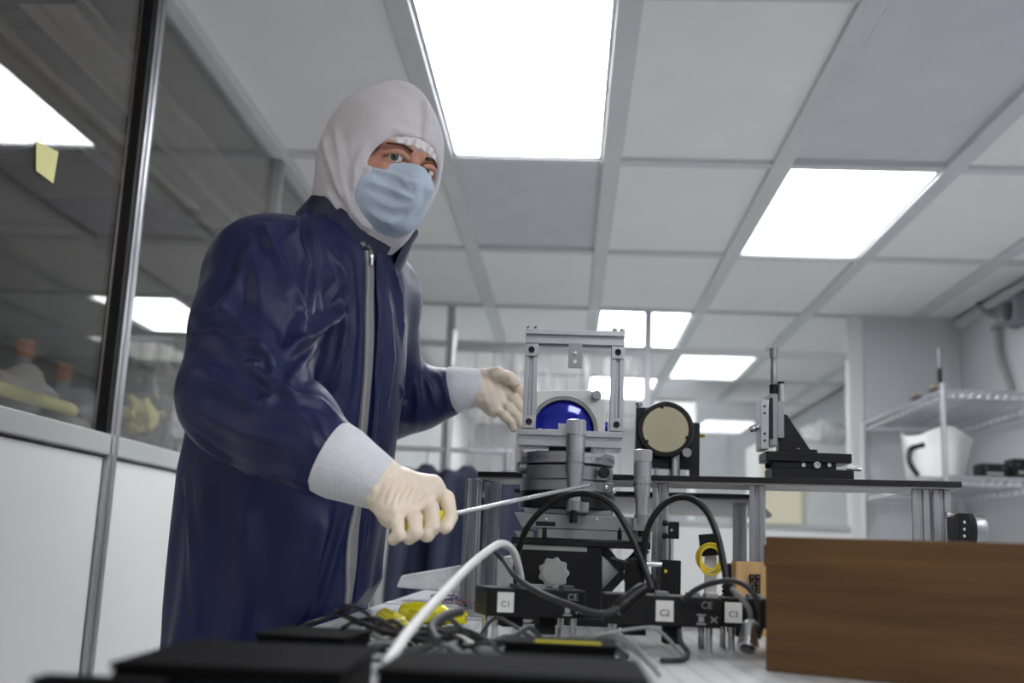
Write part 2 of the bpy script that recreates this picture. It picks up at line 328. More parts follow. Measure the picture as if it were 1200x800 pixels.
# ================================================================== THE PERSON (signed distance fields meshed with surface nets)
from mathutils.bvhtree import BVHTree
class Field:
    def __init__(s, lo, hi, h):
        s.lo = np.array(lo, np.float32); s.h = h; s.n = [int(math.ceil((hi[i]-lo[i])/h))+1 for i in range(3)]
        g = np.meshgrid(*[np.arange(k, dtype=np.float32)*h+lo[i] for i, k in enumerate(s.n)], indexing='ij')
        s.P = g; s.phi = np.full(s.n, 1., np.float32)
    def sub(s, pts, pad):
        p = np.array(pts, float).reshape(-1, 3); a = np.clip(((p.min(0)-pad-s.lo)/s.h).astype(int), 0, np.array(s.n)-1); b = np.clip(((p.max(0)+pad-s.lo)/s.h).astype(int)+2, 1, np.array(s.n))
        return tuple(slice(i, j) for i, j in zip(a, b))
    def add(s, d, k=0., sl=Ellipsis):
        a = s.phi[sl]
        if k > 0:
            hh = np.maximum(k-np.abs(a-d), 0)/k; s.phi[sl] = np.minimum(a, d)-hh*hh*k*.25
        else: s.phi[sl] = np.minimum(a, d)
    def cut(s, d, k=0.):
        a = s.phi; d = -d
        if k > 0:
            hh = np.maximum(k-np.abs(a-d), 0)/k; s.phi = np.maximum(a, d)+hh*hh*k*.25
        else: s.phi = np.maximum(a, d)
    def cap(s, a, b, ra, rb=None, k=0., pad=None):
        rb = ra if rb is None else rb
        sl = s.sub([a, b], (max(ra, rb)+k+.03) if pad is None else pad)
        X, Y, Z = (q[sl] for q in s.P); a = np.array(a, np.float32); b = np.array(b, np.float32); ab = b-a
        t = np.clip(((X-a[0])*ab[0]+(Y-a[1])*ab[1]+(Z-a[2])*ab[2])/max(float(ab@ab), 1e-9), 0, 1)
        d = np.sqrt((X-a[0]-t*ab[0])**2+(Y-a[1]-t*ab[1])**2+(Z-a[2]-t*ab[2])**2)-(ra+(rb-ra)*t)
        s.add(d, k, sl)
    def chain(s, pts, rs, k):
        for i in range(len(pts)-1): s.cap(pts[i], pts[i+1], rs[i], rs[i+1], k)
    def ell(s, c, ax, r, k=0., cut=False):
        """ellipsoid with axes ax (3 unit vectors) and radii r"""
        X, Y, Z = (s.P[i]-np.float32(c[i]) for i in range(3)); q = 0
        for e, rr in zip(ax, r): q = q+((X*np.float32(e[0])+Y*np.float32(e[1])+Z*np.float32(e[2]))/rr)**2
        d = (np.sqrt(q)-1)*min(r)
        if cut: s.cut(d, k)
        else: s.add(d, k)
        return d
    def mesh(s):
        phi = s.phi; sg = phi < 0; nx, ny, nz = s.n
        cs = np.zeros((nx-1, ny-1, nz-1), np.int8)
        C = [(i, j, k) for i in (0, 1) for j in (0, 1) for k in (0, 1)]
        def cor(A, c): return A[c[0]:nx-1+c[0], c[1]:ny-1+c[1], c[2]:nz-1+c[2]]
        for c in C: cs += cor(sg, c)
        act = (cs > 0) & (cs < 8); idx = np.argwhere(act); vid = np.full(act.shape, -1, np.int64); vid[act] = np.arange(len(idx))
        acc = np.zeros((len(idx), 3)); cnt = np.zeros(len(idx))
        for a in C:
            for ax in range(3):
                if a[ax]: continue
                b = list(a); b[ax] = 1
                pa = phi[idx[:, 0]+a[0], idx[:, 1]+a[1], idx[:, 2]+a[2]].astype(float); pb = phi[idx[:, 0]+b[0], idx[:, 1]+b[1], idx[:, 2]+b[2]].astype(float)
                m = (pa < 0) != (pb < 0); t = np.where(m, pa/np.where(m, pa-pb, 1), 0)
                p = np.tile(np.array(a, float), (len(idx), 1)); p[:, ax] = t; acc[m] += p[m]; cnt[m] += 1
        V = (idx+acc/cnt[:, None])*s.h+s.lo; Fs = []
        for ax in range(3):
            o1, o2 = [(1, 2), (2, 0), (0, 1)][ax]
            sA = [slice(None)]*3; sB = [slice(None)]*3; sA[ax] = slice(0, -1); sB[ax] = slice(1, None)
            ch = sg[tuple(sA)] != sg[tuple(sB)]; e = np.argwhere(ch); flip = sg[tuple(sA)][ch]
            ok = (e[:, o1] > 0) & (e[:, o2] > 0) & (e[:, o1] < s.n[o1]-1) & (e[:, o2] < s.n[o2]-1); e = e[ok]; flip = flip[ok]
            q = []
            for d1, d2 in ((-1, -1), (0, -1), (0, 0), (-1, 0)):
                f = e.copy(); f[:, o1] += d1; f[:, o2] += d2; q.append(vid[f[:, 0], f[:, 1], f[:, 2]])
            q = np.stack(q, 1); q[~flip] = q[~flip][:, ::-1]; Fs.append(q)
        return V, np.concatenate(Fs)
def smooth_mesh(V, Fq, it=2, lam=.5):
    E = np.concatenate([Fq[:, [i, (i+1) % 4]] for i in range(4)]); E = np.concatenate([E, E[:, ::-1]])
    deg = np.bincount(E[:, 0], minlength=len(V))[:, None]
    for _ in range(it):
        S = np.stack([np.bincount(E[:, 0], V[E[:, 1], i], len(V)) for i in range(3)], 1); V = V+lam*(S/np.maximum(deg, 1)-V)
    return V
def mesh_obj(name, V, Fq, m, parent=None, loc=None):
    me = bpy.data.meshes.new(name); off = np.array(wm(parent).translation if parent is not None else (loc or (0, 0, 0)))
    me.from_pydata((V-off).tolist(), [], Fq.tolist()); me.shade_smooth(); me.materials.append(MATS[m] if isinstance(m, str) else m)
    o = bpy.data.objects.new(name, me); COL.objects.link(o); o.parent = parent
    if parent is None and loc is not None: o.location = loc
    return o
def nrm(v): v = np.array(v, float); return v/np.linalg.norm(v)
P3 = lambda q: atY(*q)

# materials
mat('skin', (190, 138, 116), .5, 0, .06, 40, .15, 300); mat('hood_fabric', (214, 210, 213), .75, 0, .03, 30, .5, 420, sheen=.2)
mat('mask_blue', (186, 201, 216), .7, 0, .03, 40, .3, 500); mat('coat_navy', (23, 32, 74), .48, 0, .06, 20, .05, 900, sheen=.0, spec=.4)
mat('navy_dark', (26, 34, 66), .42, 0, .06, 30, .2, 700); mat('cuff_knit', (220, 221, 226), .85, 0, .04, 50, .7, 260, sheen=.2)
mat('glove_latex', (236, 221, 201), .42, 0, .05, 30, .35, 120); mat('eye_white', (220, 214, 208), .15, 0, .02); mat('iris', (52, 62, 66), .1, 0, .1, 300); mat('zip_grey', (128, 128, 130), .6, .1, .05, 100)
mat('brow_hair', (70, 46, 34), .7, 0, .2, 200); mat('net_white', (236, 228, 228), .8, 0, .03, 30, .6, 160)
b = MATS['coat_navy'].node_tree.nodes['Principled BSDF']; b.inputs['Sheen Tint'].default_value = (.5, .6, 1, 1)

AL = math.radians(65); FD = np.array([math.sin(AL), -math.cos(AL), 0]); LR = np.array([FD[1], -FD[0], 0]); UPV = np.array([0, 0, 1.])   # facing, his right
YT = 1.72
# torso sections: (image y, centre px, Y, lateral half axis, front-back half axis)
SEC = []
for (iy, cx, Y, a, bb) in ((1010, 312, 1.75, .21, .158), (860, 314, 1.75, .196, .150), (745, 318, 1.745, .186, .143), (650, 326, 1.74, .186, .147), (560, 337, 1.735, .19, .152), (450, 357, 1.725, .188, .146), (400, 366, 1.72, .185, .138), (350, 376, 1.715, .172, .122), (315, 388, 1.71, .145, .106), (285, 402, 1.705, .105, .085), (255, 414, 1.70, .07, .072)):
    p = atY(cx, iy, Y); SEC.append((p[2], p[0], p[1], a, bb))
SEC = np.array(sorted(SEC)); SHC = atY(398, 300, 1.705)
RS = P3((312, 322, 1.55)); RE = P3((286, 462, 1.43)); RW = P3((388, 543, 1.335))
LS = P3((443, 345, 1.86)); LE = P3((448, 476, 2.01)); LW = P3((535, 457, 1.998))
BASE = (float(SEC[0, 1]), float(SEC[0, 2]), 0.)

def torso_d(F, grow=0., fold=True):
    X, Y, Z = F.P; it = lambda c: np.interp(Z[0, 0, :], SEC[:, 0], SEC[:, c]).astype(np.float32)[None, None, :]
    dx, dy = X-it(1), Y-it(2); a, bb = it(3)+grow, it(4)+grow
    l = dx*np.float32(LR[0])+dy*np.float32(LR[1]); f = dx*np.float32(FD[0])+dy*np.float32(FD[1])
    q = np.sqrt((l/a)**2+(f/bb)**2); d = (q-1)*np.minimum(a, bb)
    if fold:
        th = np.arctan2(l/a, f/bb); lowm = np.clip((1.18-Z)/.3, 0, 1)
        d = d-lowm*((.0055)*np.sin(th*7+.9+1.4*np.sin(Z*3))+.0045*np.sin(th*13+2.1+Z*4))
    d = np.maximum(d, np.maximum(.38-Z, Z-np.float32(SEC[-1, 0])))
    return d.astype(np.float32)

def coat_field():
    F = Field((-.76, 1.24, .36), (-.06, 2.14, 1.58), .0042)
    F.phi = torso_d(F)
    for S, E, W, r1, r2, r3 in ((RS, RE, RW, .076, .078, .054), (LS, LE, LW, .06, .056, .048)):
        W = W-nrm(W-E)*.025
        F.cap(SHC, S, .05, r1*.9, .07)
        M = S+(E-S)*.5; F.cap(S, M, r1, .082 if S is RS else r1, .07); F.cap(M, E, .082 if S is RS else r1, r2, .045); F.cap(E, E+(W-E)*.6, r2, .066 if S is RS else .056, .05); F.cap(E+(W-E)*.6, W, .066 if S is RS else .056, r3, .02)
    return F
CF = coat_field(); V, Q = CF.mesh(); V = smooth_mesh(V, Q, 3, .5); bvh = BVHTree.FromPolygons(V.tolist(), Q.tolist())
def hit(px, py, tree=None):
    d = ray(px, py); d = d/np.linalg.norm(d); h = (tree or bvh).ray_cast(Vector(CAM), Vector(d)); return (np.array(h[0]), np.array(h[1])) if h[0] else (None, None)
def vnormals(V, Q):
    n = np.cross(V[Q[:, 2]]-V[Q[:, 0]], V[Q[:, 3]]-V[Q[:, 1]]); o = np.stack([np.bincount(Q.ravel(), np.repeat(n[:, i], 4), len(V)) for i in range(3)], 1)
    return o/np.maximum(np.linalg.norm(o, axis=1), 1e-12)[:, None]
# folds traced on the cloth: (image points, height, sharpness); each is a crest with a valley to its side
FOLDS = [([(311, 265), (317, 285), (330, 315), (342, 342), (356, 364)], .013, .010), ([(359, 247), (364, 275), (369, 300), (370, 325), (367, 362)], .012, .007), ([(360, 302), (357, 337), (357, 362)], .009, .006),
 ([(356, 364), (347, 388), (343, 402), (337, 415)], .012, .009), ([(300, 280), (276, 330), (260, 366), (230, 382)], .010, .012), ([(297, 300), (302, 335), (310, 375), (322, 400)], .010, .016),
 ([(387, 295), (397, 320), (401, 355), (399, 395), (392, 430)], .010, .007), ([(395, 332), (385, 355), (381, 375)], .008, .006), ([(400, 352), (386, 372), (357, 398), (338, 416)], .010, .007),
 ([(227, 381), (257, 375), (280, 388), (298, 402), (315, 422)], .014, .009), ([(279, 402), (300, 413), (315, 423), (324, 442)], .010, .006), ([(295, 427), (315, 448), (335, 458), (351, 466)], .012, .008), ([(295, 427), (318, 424)], .008, .006),
 ([(308, 472), (324, 456)], .007, .008), ([(352, 466), (378, 471), (399, 492)], .006, .008), ([(222, 508), (255, 532), (295, 552), (330, 553), (358, 568)], .008, .008), ([(335, 416), (372, 381), (392, 366)], .010, .010), ([(337, 452), (355, 425), (372, 399)], .009, .010),
 ([(399, 373), (392, 420), (384, 462)], .008, .010), ([(410, 300), (416, 360), (412, 430), (405, 480)], .006, .010), ([(445, 300), (447, 330), (443, 360), (447, 400), (443, 440), (446, 480)], .006, .005), ([(458, 305), (468, 340), (472, 400)], .008, .009), ([(456, 350), (460, 420), (452, 480)], .006, .010),
 ([(235, 440), (270, 452), (300, 478)], .008, .014), ([(232, 480), (280, 505), (340, 520)], .008, .014), ([(384, 600), (365, 660), (342, 740)], .012, .012), ([(415, 575), (395, 640), (372, 720)], .008, .010), ([(218, 560), (226, 640), (232, 745)], .007, .008), ([(285, 590), (290, 660), (283, 745)], .010, .018), ([(440, 520), (434, 580), (428, 640)], .008, .009), ([(455, 540), (448, 600)], .006, .008),
 ([(498, 438), (506, 460), (512, 482)], .006, .006), ([(486, 442), (490, 470), (486, 505)], .008, .008), ([(470, 450), (474, 500)], .008, .008), ([(512, 436), (522, 455), (526, 482)], .004, .005),
 ([(372, 228), (355, 250), (340, 280)], .008, .010), ([(330, 240), (345, 262), (352, 290)], .006, .008), ([(340, 480), (362, 500), (372, 530)], .005, .007), ([(352, 475), (372, 490), (385, 515)], .005, .006)]
BROAD = [([(225, 382), (257, 374), (290, 392), (318, 425)], .012, .020), ([(300, 290), (335, 345), (350, 400)], .010, .020), ([(396, 300), (399, 380), (382, 460)], .009, .018), ([(338, 415), (372, 385), (396, 360)], .010, .014), ([(375, 590), (350, 740)], .012, .022), ([(240, 560), (245, 745)], .010, .022), ([(425, 560), (400, 720)], .008, .016)]
def fold_disp(V, folds, tree):
    disp = np.zeros(len(V))
    for pl, A, s_ in folds:
        pts = []
        for (a, c) in zip(pl[:-1], pl[1:]):
            for k in range(4): pts.append((a[0]+(c[0]-a[0])*k/4, a[1]+(c[1]-a[1])*k/4))
        H = [hit(*p, tree)[0] for p in pts+[pl[-1]]]; H = [h for h in H if h is not None]
        best = np.full(len(V), 9.); tt = np.zeros(len(V)); n = len(H)-1
        for i in range(n):
            a, c = H[i], H[i+1]; ab = c-a
            if np.linalg.norm(ab) > .06: continue
            t = np.clip((V-a)@ab/max(ab@ab, 1e-9), 0, 1); d = np.linalg.norm(V-a-t[:, None]*ab, axis=1); m = d < best; best[m] = d[m]; tt[m] = (i+t[m])/n
        w_ = np.clip(np.minimum(tt, 1-tt)*5+.25, 0, 1)
        disp += w_*A*(np.exp(-(best/s_)**1.15)-.32*np.exp(-((best-2.4*s_)/(1.0*s_))**2))
    return disp
NV = vnormals(V, Q); disp = fold_disp(V, [(p, A*.9, s*.66) for p, A, s in FOLDS]+BROAD, bvh)
from mathutils import noise as mn
R_ = np.empty(len(V)); ax_r = nrm(RE-RS)
for i, p in enumerate(V):
    x, y, z = p; q = mn.noise((x*3+5, y*3, z*2.2))*.9
    n1 = mn.noise((x*8+q, y*8+q, z*2.6-q*1.3)); n2 = mn.noise((x*19+2*q, y*19, z*7+11))
    R_[i] = (1-abs(n1)*1.9)**3*.0009+(1-abs(n2)*1.8)*.0004 if abs(n1) < .52 else (1-abs(n2)*1.8)*.0004
V = V+NV*(disp+R_-.001)[:, None]; V = smooth_mesh(V, Q, 1, .35)
# the coat leans against the table's left edge (table turned 1.5 degrees about (.42, 1.6)): press the cloth flat there
ca, sa = math.cos(math.radians(1.5)), math.sin(math.radians(1.5)); lx = (V[:, 0]-.42)*ca+(V[:, 1]-1.6)*sa
lim = -.7385+np.clip((V[:, 2]-.905)/.10, 0, 1)*.06; lim[V[:, 2] > 1.0] = 9; over = np.maximum(lx-lim, 0); V[:, 0] -= over*ca; V[:, 1] -= over*sa
bvh = BVHTree.FromPolygons(V.tolist(), Q.tolist())

# ---- body: head with a face, neck, trunk, arms, legs
HC = atY(448, 197, 1.66); yw = math.radians(44); pt = math.radians(-15); rl = math.radians(7)
HF = np.array([math.sin(yw)*math.cos(pt), -math.cos(yw)*math.cos(pt), math.sin(pt)]); HL = nrm(np.cross([0, 0, 1.], HF)); HU = np.cross(HF, HL)
HL, HU = HL*math.cos(rl)-HU*math.sin(rl), HU*math.cos(rl)+HL*math.sin(rl)
def hp(l, f, u): return HC+HL*l+HF*f+HU*u          # head-local point: left, forward, up
AX = (HL, HF, HU)
HFd = Field(HC-.165, HC+.15, .0026)
HFd.ell(hp(0, -.012, .022), AX, (.074, .092, .092)); HFd.ell(hp(0, .028, -.045), AX, (.056, .062, .072), .03)
HFd.cap(hp(0, -.02, -.06), hp(0, -.03, -.16), .055, .06, .03)
HFd.cap(hp(0, .086, .008), hp(0, .1, -.022), .008, .013, .014)                       # nose
for s_ in (-1, 1):
    HFd.cap(hp(.012*s_, .084, .026), hp(.05*s_, .066, .026), .008, .007, .012)           # brow
    HFd.cap(hp(.036*s_, .066, -.018), hp(.05*s_, .052, -.02), .016, .014, .02)           # cheek
    HFd.ell(hp(.031*s_, .088, .008), AX, (.0155, .013, .0066), .006, True)               # eye socket
    HFd.ell(hp(.075*s_, -.01, -.01), AX, (.012, .018, .03), .008)                        # ear
HFd.cap(hp(-.02, .087, -.062), hp(.02, .087, -.062), .007, .007, .008)                   # lips
for s_ in (-1, 1): HFd.cap(hp(.02*s_, .088, .0005), hp(.044*s_, .078, .0005), .0035, .003, .004)   # lower lids
hV, hQ = HFd.mesh(); hV = smooth_mesh(hV, hQ, 1, .4)
BF = Field((-.78, 1.22, .0), (-.1, 2.14, 1.56), .010)
BF.phi = torso_d(BF, -.035, False); X, Y, Z = BF.P; BF.phi = np.maximum(BF.phi, .75-Z)
BF.cap(SHC, hp(0, -.028, -.13), .06, .052, .04)
for S, E, W in ((RS, RE, RW), (LS, LE, LW)):
    BF.cap(SHC, S, .05, .05, .04); BF.cap(S, E, .048, .04, .03); BF.cap(E, W, .04, .028, .02)
hipc = np.array([SEC[2, 1], SEC[2, 2], .86])
for s_ in (-1, 1):
    a = hipc+LR*.07*s_; kn = np.array([hipc[0], hipc[1], .48])+LR*.1*s_+FD*.02; an = np.array([hipc[0], hipc[1], .09])+LR*.11*s_-FD*.02
    BF.cap(a, kn, .062, .05, .03); BF.cap(kn, an, .055, .038, .03); BF.cap(an-UPV*.05, an+FD*.15-UPV*.055, .034, .03, .03)
bV, bQ = BF.mesh(); bV = smooth_mesh(bV, bQ, 2, .5)
person = mesh_obj('person', np.concatenate([hV, bV]), np.concatenate([hQ, bQ+len(hV)]), 'skin', None, BASE)
tag(person, 'person in navy cleanroom coat, white hood and blue face mask, reaching over the table', 'person')
# eyes
for s_ in (-1, 1):
    e = MB().lathe(hp(.031*s_, .065, .008), hp(.031*s_, .1, .008), [(.0002+.0125*(1-math.cos(t)), max(.0125*math.sin(t), .0002)) for t in np.linspace(.02, math.pi-.02, 14)], 20).build('eye', 'eye_white', person, world=True)
    c = hp(.031*s_, .077, .008); look = nrm(CAM-c); oo = c+look*.0118
    MB().lathe(oo-look*.002, oo+look, [(0, .0066), (.0026, .0058), (.0032, .0004)], 18).build('iris', 'iris', e, world=True)
    MB().lathe(oo-look*.001, oo+look, [(0, .0032), (.0028, .0026), (.0036, .0003)], 12).build('pupil', 'black_gloss', e, world=True)
    MB().tube([hp(.015*s_, .091, .0105), hp(.026*s_, .0905, .0145), hp(.038*s_, .086, .0135), hp(.049*s_, .074, .007)], lambda t: .0052-.0016*abs(t-.5)*2, 10).build('eyelid', 'skin', person, world=True)
    MB().tube([hp(.014*s_, .0935, .023), hp(.03*s_, .0895, .027), hp(.05*s_, .073, .023)], lambda t: .003-.0015*t, 8).build('eyebrow', 'brow_hair', person, world=True)
# coat
TFd = Field((-.76, 1.45, .5), (-.1, 2.05, 1.56), .010); TFd.phi = torso_d(TFd, 0, False); tv, tq = TFd.mesh(); torso_tree = BVHTree.FromPolygons(tv.tolist(), tq.tolist())
def front(px, py):
    """a point of the coat front seen along an image direction, ignoring the sleeves"""
    p, n = hit(px, py, torso_tree)
    if p is None: return None, None
    h = bvh.ray_cast(Vector(p+n*.04), Vector(-n), .09); return (np.array(h[0]), np.array(h[1])) if h[0] else (p, n)
coat = mesh_obj('coat', V, Q, 'coat_navy', person)
def ribbon(pix, w, th, name, m, parent, n=6, tree=None, lift=.001):
    """a strip lying on the coat along a line of image points"""
    pl = []
    for (a, c) in zip(pix[:-1], pix[1:]):
        for k in range(n): pl.append((a[0]+(c[0]-a[0])*k/n, a[1]+(c[1]-a[1])*k/n))
    pl.append(pix[-1]); H = [front(*p) for p in pl]; H = [h for h in H if h[0] is not None]
    pos = np.array([h[0] for h in H]); nn = np.array([h[1] for h in H])
    for _ in range(3): pos[1:-1] = (pos[:-2]+2*pos[1:-1]+pos[2:])/4; nn[1:-1] = (nn[:-2]+2*nn[1:-1]+nn[2:])/4
    vs = []; fs = []
    for i in range(len(pos)):
        t = nrm(pos[min(i+1, len(pos)-1)]-pos[max(i-1, 0)]); u = nrm(nn[i]); sd = nrm(np.cross(t, u)); c = pos[i]+u*lift
        vs += [c-sd*w-u*.004, c-sd*w*.9+u*th*.7, c+u*th, c+sd*w*.9+u*th*.7, c+sd*w-u*.004]
    for i in range(len(pos)-1):
        for k in range(4): fs.append((i*5+k, i*5+k+1, i*5+5+k+1, i*5+5+k))
    mb = MB(); mb._add(vs, fs); return mb.build(name, m, parent, world=True), pos, nn
ZIP = [(428, 296), (431, 330), (433, 380), (431, 430), (426, 490), (419, 550), (411, 610), (405, 660), (402, 705)]
zp, zpos, zn = ribbon(ZIP, .0085, .004, 'zipper', 'zip_grey', coat)
ribbon([(x-3, y) for x, y in ZIP], .003, .0055, 'zipper_teeth', 'grey_plastic', coat)
ribbon([(x+11, y) for x, y in ZIP], .006, .007, 'placket', 'coat_navy', coat)
MB().tube([zpos[0]+zn[0]*.006, zpos[0]+zn[0]*.010-UPV*.01, zpos[0]+zn[0]*.009-UPV*.024], .0032, 6).build('zip_pull', 'steel', coat, world=True)
# collar: a stand-up band open at the front
cc = atY(420, 269, 1.69); cu = nrm(FD*.58+UPV*.81); cf = nrm(FD-cu*(FD@cu)); cl = np.cross(cu, cf)
vs = []; fs = []; N = 40
for i in range(N+1):
    th = math.radians(9+342*i/N); r0, r1 = .086, .077; dirv = cf*math.cos(th)+cl*math.sin(th)
    up = .072+.012*math.sin(th*5)*.3-.012*math.cos(th)
    up *= 1-.45*max(0, math.sin(th))
    for (r, h_) in ((r0*1.06, -.03), (r0, .0), (r1+.004, up*.6), (r1+.003, up), (r1-.002, up), (r1-.004, up*.5), (r0-.008, -.02)):
        vs.append(cc+dirv*r*(1.0+.12*abs(math.sin(th)))+cu*h_)
for i in range(N):
    for k in range(6): fs.append((i*7+k, i*7+k+1, i*7+8+k, i*7+7+k))
mb = MB(); mb._add(vs, fs); collar = mb.build('collar', 'navy_dark', coat, world=True)
for px_, py_ in ((424, 287), (431, 290), (438, 288)):
    h_, n_ = hit(px_, py_)
    if h_ is not None: MB().lathe(h_-n_*.002, h_+n_, [(0, .0055), (.006, .0055), (.008, .004)], 14).build('snap_button', 'steel', coat, world=True)
# hood
HO = Field(HC+np.array([-.19, -.17, -.26]), HC+np.array([.16, .19, .17]), .0034)
HO.ell(hp(0, -.016, .03), AX, (.088, .108, .112)); HO.ell(hp(0, .020, -.045), AX, (.074, .076, .074), .05)
HO.cap(hp(0, -.03, -.02), hp(0, -.035, -.12), .080, .062, .05); HO.cap(hp(0, .012, -.085), cc-cu*.02, .05, .056, .045)
HO.cap(hp(0, -.03, .13), hp(0, -.05, .128), .012, .010, .02)                        # little tip at the crown
X, Y, Z = (HO.P[i]-np.float32(HC[i]) for i in range(3))
l_ = X*HL[0]+Y*HL[1]+Z*HL[2]; f_ = X*HF[0]+Y*HF[1]+Z*HF[2]; u_ = X*HU[0]+Y*HU[1]+Z*HU[2]
HO.phi += (.0018*np.sin(l_*60+u_*38)+.0022*np.sin(u_*34-f_*48)).astype(np.float32)
sm = lambda a, c, k: np.where(1, np.minimum(a, c)-np.maximum(k-np.abs(a-c), 0)**2/(4*k), 0)
HO.phi = sm(HO.phi, np.sqrt(l_**2+(np.sqrt(np.maximum((f_+.014)**2/.109**2+(u_-.024)**2/.109**2, 1e-6))-1)**2*.0118)-.003+np.where(f_ < -.02, .02, 0)+np.where(u_ < .02, .02, 0), .006).astype(np.float32)   # centre seam
up_ = u_+.018; wid = np.where(up_ > 0, .062, .055); hei = np.where(up_ > 0, .064, .068)
opening = (np.abs(l_/wid)**2.4+np.abs(up_/hei)**2.4)**(1/2.4)-1
face_in = np.maximum(opening*.06, .012-f_).astype(np.float32); HO.cut(face_in, .008)
oV, oQ = HO.mesh(); oV = smooth_mesh(oV, oQ, 3, .5)
HFOLDS = [([(488, 84), (497, 108), (501, 138), (498, 160)], .006, .004), ([(470, 84), (486, 88), (490, 96)], .008, .004), ([(378, 160), (390, 200), (402, 240)], .006, .007), ([(392, 150), (400, 200), (412, 250)], .004, .006), ([(460, 150), (478, 158), (492, 160)], .004, .005), ([(415, 250), (425, 262), (436, 268)], .004, .005), ([(440, 100), (470, 120), (482, 150)], .003, .010), ([(384, 225), (392, 238), (398, 246)], .006, .005), ([(430, 170), (416, 195), (414, 230)], .004, .005)]
oN = vnormals(oV, oQ); oV = oV+oN*fold_disp(oV, HFOLDS, BVHTree.FromPolygons(oV.tolist(), oQ.tolist()))[:, None]; oV = smooth_mesh(oV, oQ, 1, .3)
hood = mesh_obj('hood', oV, oQ, 'hood_fabric', person)
# gathered hair net peeping out under the hood edge
vs = []; fs = []; N = 60
for i in range(N+1):
    t = i/N*2-1; l = t*.058; fr = .0016*math.sin(i*.9)+.0012*math.sin(i*.37)
    for (u, df) in ((.062, .004), (.052, .010), (.044+fr*.5, .0145+fr), (.035+fr, .0135-fr), (.030+fr, .008)):
        u2_ = u-.12*abs(l)-.04*max(0, abs(l)-.03); sk = -.012+.092*math.sqrt(max(0, 1-(l/.076)**2-((u2_-.022)/.092)**2)); vs.append(hp(l, sk+df, u2_))
for i in range(N):
    for k in range(4): fs.append((i*5+k, i*5+k+1, i*5+6+k, i*5+5+k))
mb = MB(); mb._add(vs, fs); mb.build('hair_net', 'net_white', person, world=True)
# mask
MF = Field(HC+np.array([-.15, -.15, -.16]), HC+np.array([.15, .15, .08]), .0026)
d1 = MF.ell(hp(0, .014, -.045), AX, (.077, .091, .082)); MF.cap(hp(0, .09, -.005), hp(0, .115, -.028), .006, .010, .03); MF.cap(hp(0, .115, -.028), hp(0, .1, -.08), .012, .014, .05)
X, Y, Z = (MF.P[i]-np.float32(HC[i]) for i in range(3))
l_ = X*HL[0]+Y*HL[1]+Z*HL[2]; f_ = X*HF[0]+Y*HF[1]+Z*HF[2]; u_ = X*HU[0]+Y*HU[1]+Z*HU[2]
w_ = np.clip(1-np.abs(l_)/.07, 0, 1)
MF.phi -= (.0008*np.sin((u_+.1*np.abs(l_))*190)*w_+.0008*np.sin(l_*120+u_*70)).astype(np.float32)
shell = np.maximum(MF.phi, -(MF.phi+.005)); top = u_-(.004-.06*np.abs(l_)+.003*np.cos(l_*60)); bot = -.112-u_
MF.phi = np.maximum.reduce([shell, top, bot, (.0-f_), np.abs(l_)-.076]).astype(np.float32)
mV, mQ = MF.mesh(); mV = smooth_mesh(mV, mQ, 2, .5)
MFOLD = [([(432, 196), (460, 204), (492, 216)], .0025, .003), ([(431, 212), (460, 222), (487, 234)], .005, .005), ([(440, 236), (462, 244), (484, 240)], .003, .005), ([(430, 245), (448, 258), (462, 262)], .003, .006), ([(487, 215), (490, 235), (474, 258)], .003, .005), ([(470, 210), (482, 222)], .003, .004)]
mV = mV+vnormals(mV, mQ)*fold_disp(mV, MFOLD, BVHTree.FromPolygons(mV.tolist(), mQ.tolist()))[:, None]; mesh_obj('face_mask', mV, mQ, 'mask_blue', person)
# knitted cuffs
def cuff(p0, p1, r0, r1):
    p0 = np.array(p0); p1 = np.array(p1); L = np.linalg.norm(p1-p0)
    return MB().lathe(p0, p1, [(0, r0*.8), (.0, r0*.98), (.004, r0*1.03), (L*.3, r0), (L*.6, r0*.5+r1*.5), (L*.95, r1), (L, r1*.94), (L, r1*.7)], 40).build('cuff', 'cuff_knit', person, world=True)
RWd = P3((448, 568, 1.335)); cuff(P3((384, 534, 1.335)), RWd, .0465, .034)
LWd = P3((566, 453, 1.998)); cuff(P3((526, 458, 1.998)), LWd, .043, .034)
# gloved hands
def hand(name, wrist, kn, fingers, thumb, lo, hi, rp, folds=None):
    F = Field(lo, hi, .0017)
    for q in kn: F.cap(wrist, q, rp[0], rp[1], .012)
    F.cap(kn[0], kn[-1], rp[1], rp[1]*.95, .012)
    for pts, r in fingers:
        F.cap(pts[0], pts[0]+(pts[1]-pts[0])*.4, r*1.1, r*1.05, .006); F.chain(pts, [r*1.05, r*1.04, r*.98, r*.9][:len(pts)], .0016)
    pts, r = thumb; F.chain(pts, [r*1.5, r*1.15, r, r*.9][:len(pts)], .009)
    X, Y, Z = F.P; F.phi -= (.0003*np.sin(X*420+Z*180)+.0003*np.sin(Z*390-Y*260)).astype(np.float32)
    hv, hq = F.mesh(); hv = smooth_mesh(hv, hq, 2, .4)
    if folds: hv = hv+vnormals(hv, hq)*fold_disp(hv, folds, BVHTree.FromPolygons(hv.tolist(), hq.tolist()))[:, None]
    return mesh_obj(name, hv, hq, 'glove_latex', person)
rw = P3((440, 563, 1.335)); RK = [P3(q) for q in ((505, 573, 1.362), (493, 584, 1.343), (476, 595, 1.325), (459, 601, 1.313))]
